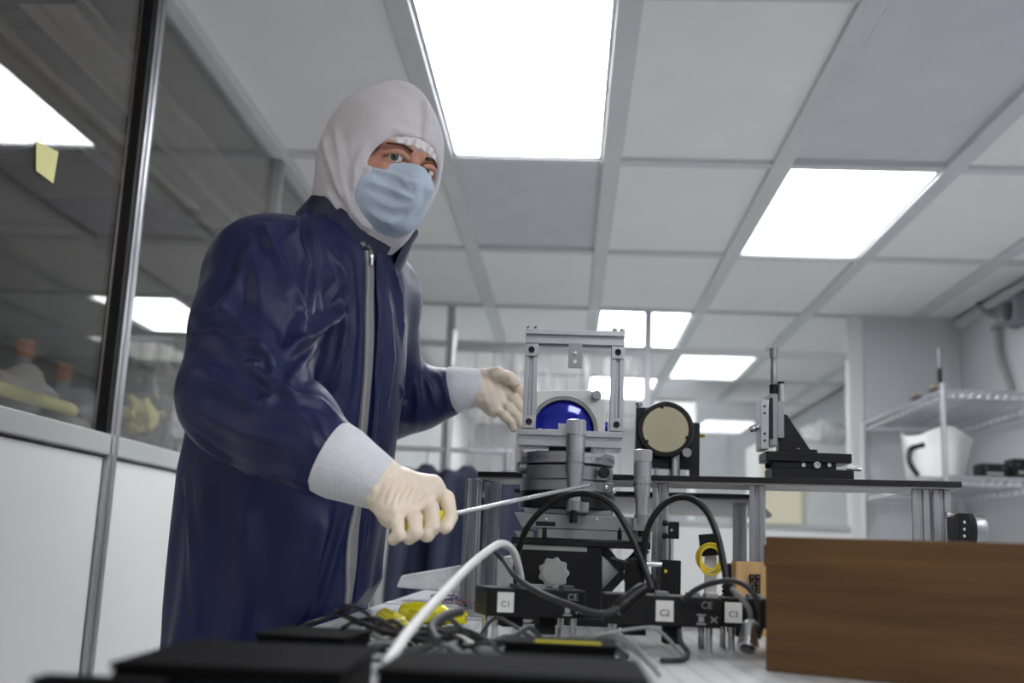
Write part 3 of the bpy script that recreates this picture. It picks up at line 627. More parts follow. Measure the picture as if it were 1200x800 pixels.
RFI = [([RK[0], P3((523, 583, 1.368)), P3((528, 605, 1.354)), P3((522, 618, 1.342))], .0094), ([RK[1], P3((506, 596, 1.336)), P3((507, 618, 1.320)), P3((500, 627, 1.316))], .0096),
       ([RK[2], P3((486, 607, 1.312)), P3((487, 624, 1.298)), P3((480, 630, 1.300))], .0092), ([RK[3], P3((466, 613, 1.302)), P3((467, 627, 1.292)), P3((461, 632, 1.296))], .0080)]
RTH = ([P3((455, 590, 1.365)), P3((482, 606, 1.385)), P3((505, 610, 1.385)), P3((514, 609, 1.378))], .0105)
allp = np.array([rw]+RK+[p for c, r in RFI for p in c]+RTH[0]); rglove = hand('glove', rw, RK, RFI, RTH, allp.min(0)-.04, allp.max(0)+.03, (.027, .0155), [([a_, b_], .0022, .0018) for a_, b_ in (((456, 556), (446, 584)), ((464, 560), (453, 590)), ((472, 563), (460, 594)), ((479, 566), (468, 590)), ((486, 569), (477, 589)), ((492, 571), (484, 588)), ((498, 573), (491, 586)), ((440, 570), (436, 590)))])
lw = P3((558, 455, 1.998)); LK = [P3(q) for q in ((590, 450, 2.003), (588, 460, 1.993), (584, 470, 1.986), (579, 478, 1.981))]
LFI = [([LK[0], P3((606, 455, 1.993)), P3((616, 468, 1.983)), P3((617, 478, 1.983))], .0098), ([LK[1], P3((602, 467, 1.980)), P3((611, 480, 1.973)), P3((613, 488, 1.976))], .010),
       ([LK[2], P3((597, 478, 1.973)), P3((606, 489, 1.968)), P3((608, 496, 1.971))], .0096), ([LK[3], P3((591, 487, 1.968)), P3((599, 495, 1.965)), P3((601, 501, 1.968))], .0085)]
LTH = ([P3((570, 441, 1.988)), P3((583, 438, 1.978)), P3((597, 443, 1.973)), P3((604, 448, 1.973))], .0105)
allp = np.array([lw]+LK+[p for c, r in LFI for p in c]+LTH[0]); lglove = hand('glove', lw, LK, LFI, LTH, allp.min(0)-.04, allp.max(0)+.03, (.028, .0155))
# trousers legs and shoe covers below the coat
for s_ in (-1, 1):
    a = hipc+LR*.07*s_; kn = np.array([hipc[0], hipc[1], .48])+LR*.1*s_+FD*.02; an = np.array([hipc[0], hipc[1], .09])+LR*.11*s_-FD*.02
    MB().tube([kn+UPV*.12, kn, an+UPV*.02], lambda t: .08-.015*t, 20, 8).build('trouser_leg', 'navy_dark', person, world=True)
    TF = Field(an+np.array([-.2, -.2, -.11]), an+np.array([.22, .2, .12]), .006)
    TF.cap(an, an+UPV*.05, .055, .06, .03); TF.cap(an-UPV*.045, an+FD*.16-UPV*.05, .05, .045, .04); TF.phi = np.maximum(TF.phi, .002-TF.P[2])
    sv, sq = TF.mesh(); mesh_obj('shoe', smooth_mesh(sv, sq, 2), sq, 'hood_fabric', person)
print('arm lengths', np.linalg.norm(RS-RE), np.linalg.norm(RE-RW), np.linalg.norm(LS-LE), np.linalg.norm(LE-LW), 'coat', len(V))
# ================================================================== TABLE, RAISED SHELF, INSTRUMENTS
TZ = .90
dots_mat('table_steel', (196, 198, 200), (60, 60, 62), .025, .0032, .38, .35)
mat('breadboard_edge', (20, 20, 22), .35, 0, .1, 30); mat('breadboard_under', (150, 146, 142), .5, .1, .05, 30, stretch=(1, 12, 1))
mat('mirror_gold', (186, 178, 150), .18, .75, .03, 8); mat('blue_optic', (10, 30, 168), .08, .3, .12, 60, coat=.6)
# the optical table
tb = thing('optical_table', 'large grey optical table carrying the instruments and cables', 'table', (.42, 1.6, 0), (0, 0, math.radians(1.5)))
MB().box((-.735, -1.4, TZ-.006), (1.0, 1.5, TZ)).build('top_plate', 'table_steel', tb, .002)
MB().box((-.732, -1.395, TZ-.2), (.997, 1.495, TZ-.006)).build('core', 'dark_grey', tb, .003)
for sx in (-.55, .8):
    for sy in (-1.15, 1.25):
        MB().cyl((sx, sy, 0), (sx, sy, TZ-.2), .06, 24).build('leg', 'black', tb)
def ext(x0, y0, x1, y1, Y):
    xm, ym = (x0+x1)/2, (y0+y1)/2; return atY(x0, ym, Y)[0], atY(x1, ym, Y)[0], atY(xm, y1, Y)[2], atY(xm, y0, Y)[2]
def pbox(mb, x0, y0, x1, y1, Y, dy):
    a, b, c, d = ext(x0, y0, x1, y1, Y); mb.box((a, Y, c), (b, Y+dy, d)); return mb
def PB(x0, y0, x1, y1, Y, dy): return pbox(MB(), x0, y0, x1, y1, Y, dy)
def mpp(px, py, Y): return np.linalg.norm(atY(px+1, py, Y)-atY(px, py, Y))
def screw(c, ax, r, h, name, m, parent):
    c = Vector(c); ax = Vector(ax).normalized()
    s_ = MB().lathe(c-ax*.002, c+ax, [(0, r), (h*.8+.002, r), (h+.002, r*.85), (h+.002, r*.5), (h*.4+.002, r*.45), (h*.4+.002, .0002)], 16).build(name, m, parent, world=True); return s_
def profile(mb, p0, p1, w, sd, dp):
    """slotted extrusion bar from p0 to p1; w half width, sd side vector, dp depth vector"""
    p0, p1, sd, dp = Vector(p0), Vector(p1), Vector(sd).normalized(), Vector(dp).normalized(); s = w*.28; g = w*.72
    o = [(-w, -w), (-s, -w), (-s, -w+g*.9), (s, -w+g*.9), (s, -w), (w, -w), (w, -s), (w-g*.9, -s), (w-g*.9, s), (w, s), (w, w), (s, w), (s, w-g*.9), (-s, w-g*.9), (-s, w), (-w, w), (-w, s), (-w+g*.9, s), (-w+g*.9, -s), (-w, -s)]
    vs = [p+sd*a+dp*b for p in (p0, p1) for a, b in o]; n = len(o)
    mb._add(vs, [tuple(range(n)), tuple(range(n, 2*n))]+[(i, (i+1) % n, n+(i+1) % n, n+i) for i in range(n)]); return mb
EX, EY, EZ = Vector((1, 0, 0)), Vector((0, 1, 0)), Vector((0, 0, 1))

# raised shelf: long narrow board in front, a deeper board behind its left half, extruded posts
ZA = 1.136
PL, PR = atZ(560, 552, ZA), atZ(1127, 564, ZA); e1 = nrm(PR-PL); e2 = np.array([-e1[1], e1[0], 0]); SL = np.linalg.norm(PR-PL); sang = math.atan2(e1[1], e1[0])
shf = thing('raised_shelf', 'long black-edged raised shelf on aluminium posts above the table', 'shelf', (PL[0], PL[1], TZ), (0, 0, sang))
def slc(px, py, z=ZA): p = atZ(px, py, z)-np.array([PL[0], PL[1], 0]); return float(p[:2]@e1[:2]), float(p[:2]@e2[:2])
MB().box((0, 0, ZA-TZ-.009), (SL, .15, ZA-TZ)).build('board', 'breadboard_edge', shf, .001)
MB().box((.004, .003, ZA-TZ-.012), (SL-.004, .148, ZA-TZ-.0092)).build('underside', 'breadboard_under', shf)
u2 = slc(876, 574, 1.118)[0]
MB().box((.02, .17, ZA-TZ-.026), (u2, .95, ZA-TZ-.018)).build('board', 'breadboard_edge', shf, .001)
MB().box((.024, .174, ZA-TZ-.029), (u2-.004, .946, ZA-TZ-.0262)).build('underside', 'breadboard_under', shf)
def shelf_post(u, v, w=.0125, h=ZA-TZ-.012):
    mb = MB(); profile(mb, (u, v, 0), (u, v, h), w, EX, EY); return mb.build('post', 'alu', shf, .0008)
for px_ in (567, 770, 882, 1083, 1110): shelf_post(slc(px_, 557)[0]+.004, .03)
for px_, v in ((567, .13), (1098, .13)): shelf_post(slc(px_, 557)[0]+.01, .13)
for u in (.06, u2-.03):
    for v in (.3, .9): shelf_post(u, v, .0125, ZA-TZ-.029)

YS = 1.62
# lab jack
jb = atY(652, 700, YS); jx0, jx1, jz0, jz1 = ext(598, 632, 762, 700, YS)
jk = thing('lab_jack', 'black lab jack with grey scalloped knob under the rotation stage', 'lab jack', ((jx0+jx1)/2, YS+.06, TZ))
MB().box((jx0, YS, TZ), (jx1, YS+.13, TZ+.012)).build('base_plate', 'black_anod', jk, .0015, world=True)
MB().box((jx0, YS-.002, jz1-.010), (jx1, YS+.13, jz1)).build('top_plate', 'black_anod', jk, .0015, world=True)
a, b, c, d = ext(604, 640, 705, 700, YS+.004)
MB().box((a, YS+.004, TZ+.012), (b, YS+.024, jz1-.010)).build('front_panel', 'black_anod', jk, .001, world=True)
MB().box((a, YS+.1, TZ+.012), (b, YS+.118, jz1-.010)).build('back_panel', 'black_anod', jk, .001, world=True)
PB(612, 639, 688, 645, YS+.0015, .003).build('strip', 'grey_plastic', jk, .0005, world=True)
kc = atY(649, 671, YS-.012); kr = 18.5*mpp(649, 671, YS-.012); ol = []
for i in range(72):
    t = 2*math.pi*i/72; r = kr*(.93+.07*math.cos(9*t)); ol.append((kc[0]+r*math.cos(t), kc[2]+r*math.sin(t)))
knob = MB().prism(ol, 'y', YS-.016, YS+.0).build('knob', 'grey_plastic', jk, .002, world=True)
MB().cyl((kc[0], YS-.0185, kc[2]), (kc[0], YS-.015, kc[2]), kr*.72, 36).build('knob_face', 'grey_plastic', knob, .0008, world=True)
MB().cyl((kc[0], YS-.003, kc[2]), (kc[0], YS+.01, kc[2]), kr*.4, 20).build('spindle', 'steel', jk, world=True)
def bar(p, q, w, d0, d1, name, m, parent):
    p, q = np.array(p), np.array(q); t = nrm(q-p); n = np.array([-t[2], 0, t[0]])*w
    mb = MB(); mb._add([tuple(v+np.array([0, y, 0])) for y in (d0, d1) for v in (p-n, q-n, q+n, p+n)], [(0, 1, 2, 3), (7, 6, 5, 4), (0, 1, 5, 4), (1, 2, 6, 5), (2, 3, 7, 6), (3, 0, 4, 7)]); return mb.build(name, m, parent, .001, world=True)
for d0 in (.0, .11):
    bar(atY(706, 698, YS), atY(758, 643, YS), .006, d0+.004, d0+.014, 'scissor_arm', 'black_anod', jk); bar(atY(708, 643, YS), atY(757, 698, YS), .006, d0+.015, d0+.024, 'scissor_arm', 'black_anod', jk)
pts = [atY(*q, YS+.03) for q in ((705, 649), (731, 671), (705, 695))]
MB().prism([(p[0], p[2]) for p in pts], 'y', YS+.03, YS+.1).build('wedge', 'steel', jk, .001, world=True)
for px_, py_ in ((733, 670),): screw(atY(px_, py_, YS+.004), (0, -1, 0), .004, .004, 'pivot', 'steel', jk)
MB().cyl(atY(752, 660, YS+.06), atY(752, 660, YS+.06)+np.array([.03, 0, 0]), .004).build('spindle', 'steel', jk, world=True)

# translation stage
zt = jz1
ts = thing('translation_stage', 'grey stacked translation stage with tall micrometer heads on the lab jack', 'translation stage', ((jx0+jx1)/2, YS+.06, zt))
def plate(x0, y0, x1, y1, Y, dy, name, m, tp=0., z0=None):
    a, b, c, d = ext(x0, y0, x1, y1, Y); c = c if z0 is None else z0
    return MB().prism([(a+tp, c), (b, c), (b, d), (a, d)], 'y', Y, Y+dy).build(name, m, ts, .001, world=True), d
_, z1 = plate(630, 621, 763, 632, YS+.002, .11, 'lower_plate', 'alu_dark', .0, zt)
plate(602, 622, 626, 629, YS+.01, .05, 'end_block', 'grey_plastic', .006, zt)
_, z2 = plate(602, 603, 758, 620, YS+.0, .115, 'upper_plate', 'alu_dark', .012, z1)
PB(628, 611, 651, 616, YS-.002, .006).build('slot', 'black', ts, world=True)
_, z3 = plate(614, 596, 716, 604, YS+.01, .1, 'carriage', 'alu_dark', 0, z2)
for px_ in (640, 672, 700):
    screw(atY(px_, 608, YS), (0, -1, 0), .0028, .002, 'screw', 'steel', ts)
for px_ in (638, 726): MB().cyl(atY(px_, 618, YS+.003), atY(px_, 632, YS+.003), .0035, 12).build('pin', 'black', ts, world=True)
def micrometer(px_, ytop, ybot, Y, parent, r):
    top, bot = atY(px_, ytop, Y), atY(px_, ybot, Y); bot[0], bot[1] = top[0], top[1]; L = np.linalg.norm(bot-top); u = L/110.
    m = MB().lathe(top, bot, [(0, r*.9), (1*u, r), (20*u, r), (20.5*u, r*.93), (23*u, r*.93), (23.5*u, r*1.0), (46*u, r*.98), (46.5*u, r*.9), (48*u, r*.9), (48.5*u, r*.98), (62*u, r*.97), (86*u, r*.72), (L, r*.68)], 32).build('micrometer', 'alu', parent, world=True)
    kn = MB()
    for i in range(28):
        t = 2*math.pi*i/28; q = top+np.array([math.cos(t)*r, math.sin(t)*r, 0]); kn.cbox(q-np.array([0, 0, 10.5*u]), (.0011, .0011, 17*u))
    kn.build('knurling', 'alu', m, world=True)
    MB().cyl(bot+np.array([0, 0, .001]), bot-np.array([0, 0, .012]), r*.85, 24).build('collar', 'alu_dark', m, world=True)
    MB().cyl(bot-np.array([0, 0, .01]), bot-np.array([0, 0, .03]), r*.4, 16).build('spindle', 'black', m, world=True)
    tk = MB()
    for i in range(24):
        t = 2*math.pi*i/24; q = top+np.array([math.cos(t)*r*.98, math.sin(t)*r*.98, -58*u]); tk.cbox(q, (.0006, .0006, .004))
    tk.build('scale', 'ink', m, world=True); return m
micrometer(675.5, 492, 588, YS-.03, ts, 11.3*mpp(675, 530, YS-.03)); micrometer(753.5, 527, 604, YS-.02, ts, 10.6*mpp(753, 560, YS-.02))
PB(664, 588, 690, 600, YS-.034, .05).build('micrometer_bracket', 'alu_dark', ts, .001, world=True); PB(742, 607, 766, 622, YS-.028, .05).build('micrometer_bracket', 'alu_dark', ts, .001, world=True)

# rotation stage: stacked discs
rc = atY(665, 560, YS+.055); RM = mpp(665, 560, YS+.055)
rs = thing('rotation_stage', 'grey round rotation stage with side screws below the square frame', 'rotation stage', (rc[0], rc[1], z3))
def disc(y0, y1, r, name, m, z0=None, z1=None, seg=64, ch=.0015):
    a = atY(665, y1, YS+.055)[2] if z0 is None else z0; b = atY(665, y0, YS+.055)[2] if z1 is None else z1
    return MB().lathe((rc[0], rc[1], a), (rc[0], rc[1], b), [(0, r-ch), (ch, r), (b-a-ch, r), (b-a, r-ch)], seg).build(name, m, rs, world=True)
disc(578, 596, 56*RM, 'base_disc', 'black_anod', z0=z3); disc(565, 578, 55*RM, 'lower_disc', 'alu_dark'); disc(548, 565, 53*RM, 'middle_disc', 'alu_dark'); disc(546, 548, 50*RM, 'gap_ring', 'black')
dtop = disc(533, 546, 54*RM, 'top_disc', 'alu'); zr = atY(665, 533, YS+.055)[2]
tk = MB()
for i in range(90):
    t = math.radians(4*i); tk.M = Matrix.Translation((rc[0], rc[1], atY(665, 540, YS+.055)[2])) @ Matrix.Rotation(t, 4, 'Z'); tk.cbox((54*RM, 0, 0), (.0006, .0005, .005 if i % 5 else .008))
tk.build('scale', 'ink', dtop, world=True)
def hk(px_, py_, Y, ax, r, L, name, m, parent):
    p = atY(px_, py_, Y); ax = np.array(ax, float); k = MB().lathe(p, p+ax, [(0, r*.6), (L*.35, r*.6), (L*.36, r*.95), (L*.4, r), (L*.95, r), (L, r*.9)], 20).build(name, m, parent, world=True); return k
hk(622, 548, YS+.03, (-1, -.3, 0), .009, .020, 'lock_screw', 'alu_dark', rs); hk(704, 554, YS+.005, (.4, -1, 0), .008, .016, 'lock_screw', 'black_gloss', rs)
PB(690, 549, 712, 562, YS+.002, .02).build('screw_block', 'alu', rs, .001, world=True); PB(655, 566, 684, 577, YS-.003, .02).build('vernier_plate', 'grey_plastic', rs, .0006, world=True)
for px_, py_ in ((710, 572), (719, 576)): screw(atY(px_, py_, YS+.01), (0, 0, 1), .004, .005, 'screw', 'steel', rs)

# square aluminium frame
FM = mpp(670, 450, YS); fz0 = atY(668, 524, YS)[2]; fz1 = atY(668, 505, YS)[2]; fzt = atY(675, 388, YS)[2]; fzb = atY(675, 405, YS)[2]
fr = thing('square_frame', 'upright square frame of slotted aluminium bars on the rotation stage', 'frame', (rc[0], rc[1], zr))
PB(643, 515, 692, 535, YS+.02, .06).build('riser', 'black_anod', fr, .0008, world=True)
hk(701, 530, YS+.02, (0, -1, 0), .0105, .022, 'clamp_knob', 'alu', fr)
bx0, bx1 = atY(607, 514, YS)[0], atY(729, 514, YS)[0]
mb = MB(); profile(mb, (bx0, YS+.0, (fz0+fz1)/2), (bx1, YS, (fz0+fz1)/2), (fz1-fz0)/2, EZ, EY); mb.build('base_bar', 'alu', fr, .0006, world=True)
MB().box((bx0, YS+.011, fz0), (bx1, YS+.07, fz0+.010)).build('base_plate', 'alu', fr, .0008, world=True)
xl, xr_ = (atY(619, 480, YS)[0]+atY(625, 410, YS)[0])/2, (atY(720, 490, YS)[0]+atY(726, 415, YS)[0])/2
hw = .0098; YF = YS+.0
for x in (xl, xr_):
    mb = MB(); profile(mb, (x, YF, fz1), (x, YF, fzb), hw, EX, EY); mb.build('side_bar', 'alu', fr, .0006, world=True)
mb = MB(); profile(mb, (xl-hw, YF, (fzt+fzb)/2), (xr_+hw, YF, (fzt+fzb)/2), (fzt-fzb)/2, EZ, EY); mb.build('top_bar', 'alu', fr, .0006, world=True)
for x in (xl, xr_):
    for z, s_ in ((fz1+.0105, 1), (fzb-.0105, -1)):
        cb = MB().cbox((x, YF-hw-.001, z), (hw*2.02, .004, .019)).build('corner_bracket', 'alu', fr, .0006, world=True)
        screw((x, YF-hw-.003, z), (0, -1, 0), .0048, .003, 'screw', 'black_gloss', cb)
    for dx in (-.005, .006): MB().lathe((x+dx, YF, fzt), (x+dx, YF, fzt+1), [(0, .0042), (.005, .0042), (.006, .003)], 12).build('bolt', 'steel', fr, world=True)
a, b, c, d = ext(666, 404, 682, 433, YS); hx = (a+b)/2
pl = MB().box((a, YF-hw-.0035, c), (b, YF-hw-.0005, d)).build('hanging_plate', 'alu_dark', fr, .0005, world=True)
MB().cyl((hx, YF-hw-.0045, c+.010), (hx, YF-hw-.003, c+.010), .0027, 14).build('hole', 'white_plastic', pl, world=True); screw((hx-.001, YF-hw-.0035, c+.022), (0, -1, 0), .0035, .002, 'screw', 'steel', pl)
PB(654, 496, 663, 507, YS-.004, .012).build('stop_block', 'alu', fr, .0005, world=True); PB(640, 503, 668, 507, YS-.008, .02).build('stop_plate', 'alu', fr, .0005, world=True)
screw(atY(632, 504, YS-.003), (0, 0, 1), .004, .003, 'bolt', 'steel', fr)

# blue optic mount held by the left hand, standing on the shelf
YM = 1.985; MMp = mpp(660, 500, YM); oc_ = atY(660, 504, YM)
mt = thing('optic_mount', 'pale square optic mount with a glossy blue round optic behind the frame', 'optic mount', (oc_[0], YM+.02, ZA))
ol = [(613, 458), (693, 457), (709, 470), (709, 548), (696, 566), (613, 566)]; O2 = [(atY(x, y, YM)[0], atY(x, y, YM)[2]) for x, y in ol]
O2[-1] = (O2[-1][0], ZA+.001); O2[-2] = (O2[-2][0], ZA+.001)
N = 64; Rr = 40*MMp; vs = []; fs = []
def edge_pt(t):
    dx, dz = math.cos(t), math.sin(t); best = 9
    for (p, q) in zip(O2, O2[1:]+O2[:1]):
        ex_, ez_ = q[0]-p[0], q[1]-p[1]; den = dx*ez_-dz*ex_
        if abs(den) < 1e-9: continue
        px0, pz0 = p[0]-oc_[0], p[1]-oc_[2]; s = (px0*ez_-pz0*ex_)/den; u = (px0*dz-pz0*dx)/den
        if s > 0 and -1e-6 <= u <= 1+1e-6: best = min(best, s)
    return best
for y in (YM, YM+.03):
    for i in range(N):
        t = 2*math.pi*i/N; e = edge_pt(t); e = max(e, Rr+.001)
        vs += [(oc_[0]+Rr*math.cos(t), y, oc_[2]+Rr*math.sin(t)), (oc_[0]+e*math.cos(t), y, oc_[2]+e*math.sin(t))]
for i in range(N):
    j = (i+1) % N; a, b, c, d = 2*i, 2*i+1, 2*j+1, 2*j; o = 2*N
    fs += [(a, b, c, d), (o+d, o+c, o+b, o+a), (b, o+b, o+c, c), (a, d, o+d, o+a)]
mb = MB(); mb._add(vs, fs); mb.build('mount_plate', 'white_plastic', mt, .001, world=True)
C0 = np.array(oc_)
MB().lathe(C0+np.array([0, .022, 0]), C0-np.array([0, 1, 0]), [(0, 39.5*MMp), (.024, 39.5*MMp), (.024, 36*MMp), (.008, 35.4*MMp), (.008, .001)], 64).build('retaining_ring', 'grey_plastic', mt, world=True)
MB().lathe(C0+np.array([0, .012, 0]), C0-np.array([0, 1, 0]), [(0, 35.2*MMp), (.005, 35.2*MMp), (.0075, 30*MMp), (.009, 18*MMp), (.0095, .001)], 64).build('blue_optic', 'blue_optic', mt, world=True)
hk(699, 464, YM, (0, -1, 0), .009, .016, 'adjuster_knob', 'alu_dark', mt)
PB(604, 508, 624, 556, YM+.03, .03).build('side_plate', 'white_plastic', mt, .001, world=True); MB().cyl(atY(712, 500, YM+.015), atY(712, 500, YM+.015)+np.array([-.02, 0, 0]), .009, 20).build('side_cap', 'blue_optic', mt, world=True)

# round mirror mount on the shelf
YR = 1.95; RMp = mpp(780, 503, YR); mc = atY(780, 503, YR)
rm = thing('mirror_mount', 'black kinematic mount holding a round pale gold mirror on the shelf', 'mirror mount', (mc[0], YR+.02, ZA))
MB().lathe(mc+np.array([0, .02, 0]), mc-np.array([0, 1, 0]), [(0, 33*RMp), (.022, 33*RMp), (.024, 32*RMp), (.024, 28*RMp), (.02, 27.5*RMp), (.02, .001)], 56).build('mirror_ring', 'black_anod', rm, world=True)
MB().lathe(mc+np.array([0, .01, 0]), mc-np.array([0, 1, 0]), [(0, 27.3*RMp), (.0115, 27.3*RMp), (.0125, 26.8*RMp), (.0125, .001)], 56).build('mirror', 'mirror_gold', rm, world=True)
for an in (100, 215, 340):
    t = math.radians(an); p = mc+np.array([math.cos(t)*26.5*RMp, -.004, math.sin(t)*26.5*RMp]); MB().cbox(p, (.005, .004, .005)).build('clip', 'black', rm, .0005, world=True)
PB(745, 477, 758, 548, YR+.006, .02).build('side_plate', 'black_anod', rm, .001, world=True); PB(746, 520, 818, 549, YR+.022, .016).build('back_plate', 'black_anod', rm, .001, world=True)
a, b, c, d = ext(809, 495, 820, 552, YR+.02); MB().box((a, YR+.02, ZA), (b, YR+.04, d)).build('rear_post', 'black_anod', rm, .001, world=True)
hk(749, 478, YR+.004, (0, 0, 1), .0065, .010, 'adjuster_knob', 'alu_dark', rm); hk(804, 531, YR, (0, -1, 0), .0085, .014, 'adjuster_knob', 'alu_dark', rm)
for px_, r in ((790.5, .0105), (769, .003)):
    p = atY(px_, 540, YR+.025); MB().cyl((p[0], p[1], ZA), (p[0], p[1], atY(px_, 526, YR)[2]), r, 24).build('post', 'steel', rm, world=True)
hk(812, 510, YR+.03, (1, -.2, 0), .003, .022, 'adjuster_screw', 'brass', rm)

# vertical stage with micrometer on the shelf
YV = 1.86; vb = atY(950, 556, YV)
vst = thing('vertical_stage', 'grey vertical slide with micrometer on a black angle bracket on the shelf', 'vertical stage', (vb[0], YV+.03, ZA))
a, b, c, d = ext(905, 549, 1001, 558, YV); MB().box((a, YV, ZA), (b, YV+.07, d)).build('base_plate', 'black_anod', vst, .001, world=True); zb = d
a, b, c, d = ext(906, 541, 981, 550, YV); MB().box((a, YV+.004, zb), (b, YV+.066, d)).build('base_body', 'black_anod', vst, .001, world=True); zb = d
a, b, c, d = ext(898, 530, 998, 541, YV); MB().box((a, YV-.002, zb), (b, YV+.072, d)).build('base_top', 'black_anod', vst, .001, world=True); zb = d
for px_, r in ((941, .004), (957, .0065), (971, .004)): screw(atY(px_, 545, YV+.002), (0, -1, 0), r, .006, 'screw', 'steel', vst)
hk(992, 549, YV+.03, (1, 0, 0), .004, .024, 'shaft', 'steel', vst); hk(905, 546, YV+.03, (-1, 0, 0), .004, .012, 'shaft', 'black_anod', vst)
T3 = [(921, 486), (951, 531), (912, 531), (912, 486)]; MB().prism([(atY(x, y, YV+.02)[0], max(zb, atY(x, y, YV+.02)[2])) for x, y in T3], 'y', YV+.012, YV+.04).build('angle_bracket', 'black_anod', vst, .001, world=True)
PB(927, 526, 958, 531, YV+.006, .04).build('bracket_foot', 'black_anod', vst, .0006, world=True); screw(atY(935, 527, YV+.012), (0, 0, 1), .004, .003, 'screw', 'steel', vst)
mb = PB(902, 461, 911, 522, YV+.0, .045); mb.build('slide', 'alu_dark', vst, .0008, world=True); PB(911, 470, 919, 513, YV+.004, .04).build('rear_slide', 'alu_dark', vst, .0008, world=True)
fp = PB(891.5, 468, 901, 526, YV-.012, .05).build('front_plate', 'alu', vst, .0008, world=True)
for py_ in (476, 484, 508, 516): screw(atY(896, py_, YV-.012), (0, -1, 0), .0022, .001, 'screw', 'black_anod', fp)
PB(902, 466, 906, 514, YV-.003, .004).build('rail_gap', 'black', vst, world=True)
p0, p1 = atY(915, 450, YV+.015), atY(915, 470, YV+.015); p1[0] = p0[0]; MB().lathe(p1, p0, [(0, .0055), (np.linalg.norm(p1-p0), .0055)], 20).build('stop_cylinder', 'alu', vst, world=True); MB().cyl(p0, p0+np.array([0, 0, .004]), .006, 20).build('stop_cap', 'black', vst, world=True)
p0, p1 = atY(906.5, 407, YV+.02), atY(906.5, 462, YV+.02); p1[0] = p0[0]; L = np.linalg.norm(p0-p1)
m_ = MB().lathe(p0, p1, [(0, .006), (.001, .0068), (L*.22, .0068), (L*.23, .005), (L*.45, .0048), (L*.5, .0056), (L*.78, .005), (L, .004)], 24).build('micrometer', 'alu_dark', vst, world=True)
MB().cyl(p0-np.array([0, 0, L*.8]), p0-np.array([0, 0, L]), .0075, 20).build('clamp', 'black_anod', m_, world=True)
hk(891, 500, YV+.01, (-1, 0, -.25), .006, .018, 'side_knob', 'steel', vst)
# ================================================================== SMALLER THINGS ON THE TABLE
mat('cable_black', (13, 13, 14), .4, 0, .2, 60, .12, 300, spec=.35); mat('cable_grey', (128, 130, 132), .5, 0, .06, 30); mat('cable_white', (218, 218, 216), .45, 0, .03, 30); mat('cable_dark', (44, 46, 48), .5, 0, .1, 40)
mat('fibre_yellow', (222, 196, 40), .4, 0, .05, 20); mat('wire_red', (150, 50, 36), .5); mat('wire_blue', (44, 78, 160), .5); mat('wire_orange', (196, 120, 60), .5); mat('wire_white', (224, 222, 216), .5); mat('pcb_green', (70, 110, 70), .5, 0, .1, 60)
# controller boxes on pillars
def controller(px_, py_, rz, word, label, right=.135, lx=0.):
    g = atZ(px_, py_, TZ); c = thing('controller_box', label, 'controller', (g[0], g[1], TZ), (0, 0, rz), 'labelled controller boxes')
    w_, d_, h0, h1 = right, .07, .027, .0595
    MB().box((-.012, -.008, h0), (w_-.012, d_-.008, h1)).build('housing', 'black', c, .0015)
    for x in (0, w_-.024):
        for y in (0, d_-.016): MB().lathe((x, y, 0), (x, y, 1), [(0, .0034), (.001, .0038), (h0, .0038)], 14).build('pillar', 'steel', c)
    lb = MB().box((lx, -.0088, h0+.005), (lx+.0195, -.0079, h1-.005)).build('paper_label', 'label_white', c)
    R = Matrix.Rotation(math.radians(90), 4, 'X')
    text_mesh('lettering', word, .0095, 'ink', Matrix.Translation((lx+.0098, -.009, h0+.014)) @ R, lb)
    x0 = w_-.05
    text_mesh('printed_mark', 'CE', .0105, 'print_grey', Matrix.Translation((x0+.022, -.0082, h0+.024)) @ R, c)
    text_mesh('printed_text', 'DC 15V', .006, 'dark_grey', Matrix.Translation((x0-.012, -.0082, h0+.029)) @ R, c) if 0 else None
    bn = MB(); bn.box((x0+.013, -.0083, h0+.006), (x0+.019, -.0078, h0+.012)); bn.box((x0+.011, -.0083, h0+.013), (x0+.021, -.0078, h0+.0145)); bn.box((x0+.011, -.0083, h0+.003), (x0+.021, -.0078, h0+.005)); bn.build('bin_mark', 'print_grey', c)
    for sgn in (-1, 1): 
        mk = MB(); mk.M = Matrix.Translation((x0+.03, -.008, h0+.009)) @ Matrix.Rotation(sgn*.7, 4, 'Y'); mk.box((-.0045, -.0003, -.0008), (.0045, .0002, .0008)); mk.build('cross_mark', 'print_grey', c)
    for x in (.02, .045, .08, .1):
        if x > w_-.02: continue
        s_ = MB().box((x, .0, h1-.001), (x+.014, .02, h1+.0045)).build('terminal', random.choice(['bin_grey', 'dark_grey', 'grey_plastic']), c, .0006)
    MB().box((.01, .005, h0-.012), (.035, .03, h0+.001)).build('socket', 'black_matte', c, .001)
    MB().box((.055, .008, h0-.02), (.075, .03, h0+.001)).build('socket', 'black_matte', c, .001)
    return c
controller(579, 750, math.radians(16), 'C1', 'black box with paper label reading C1, left under the cable arch', .118)
controller(720, 760, math.radians(2), 'C2', 'black box with paper label reading C2, in the middle of the row', .128, .044)
controller(857, 763, math.radians(2), 'C3', 'black box with paper label reading C3, beside the wooden box', .10, -.009)
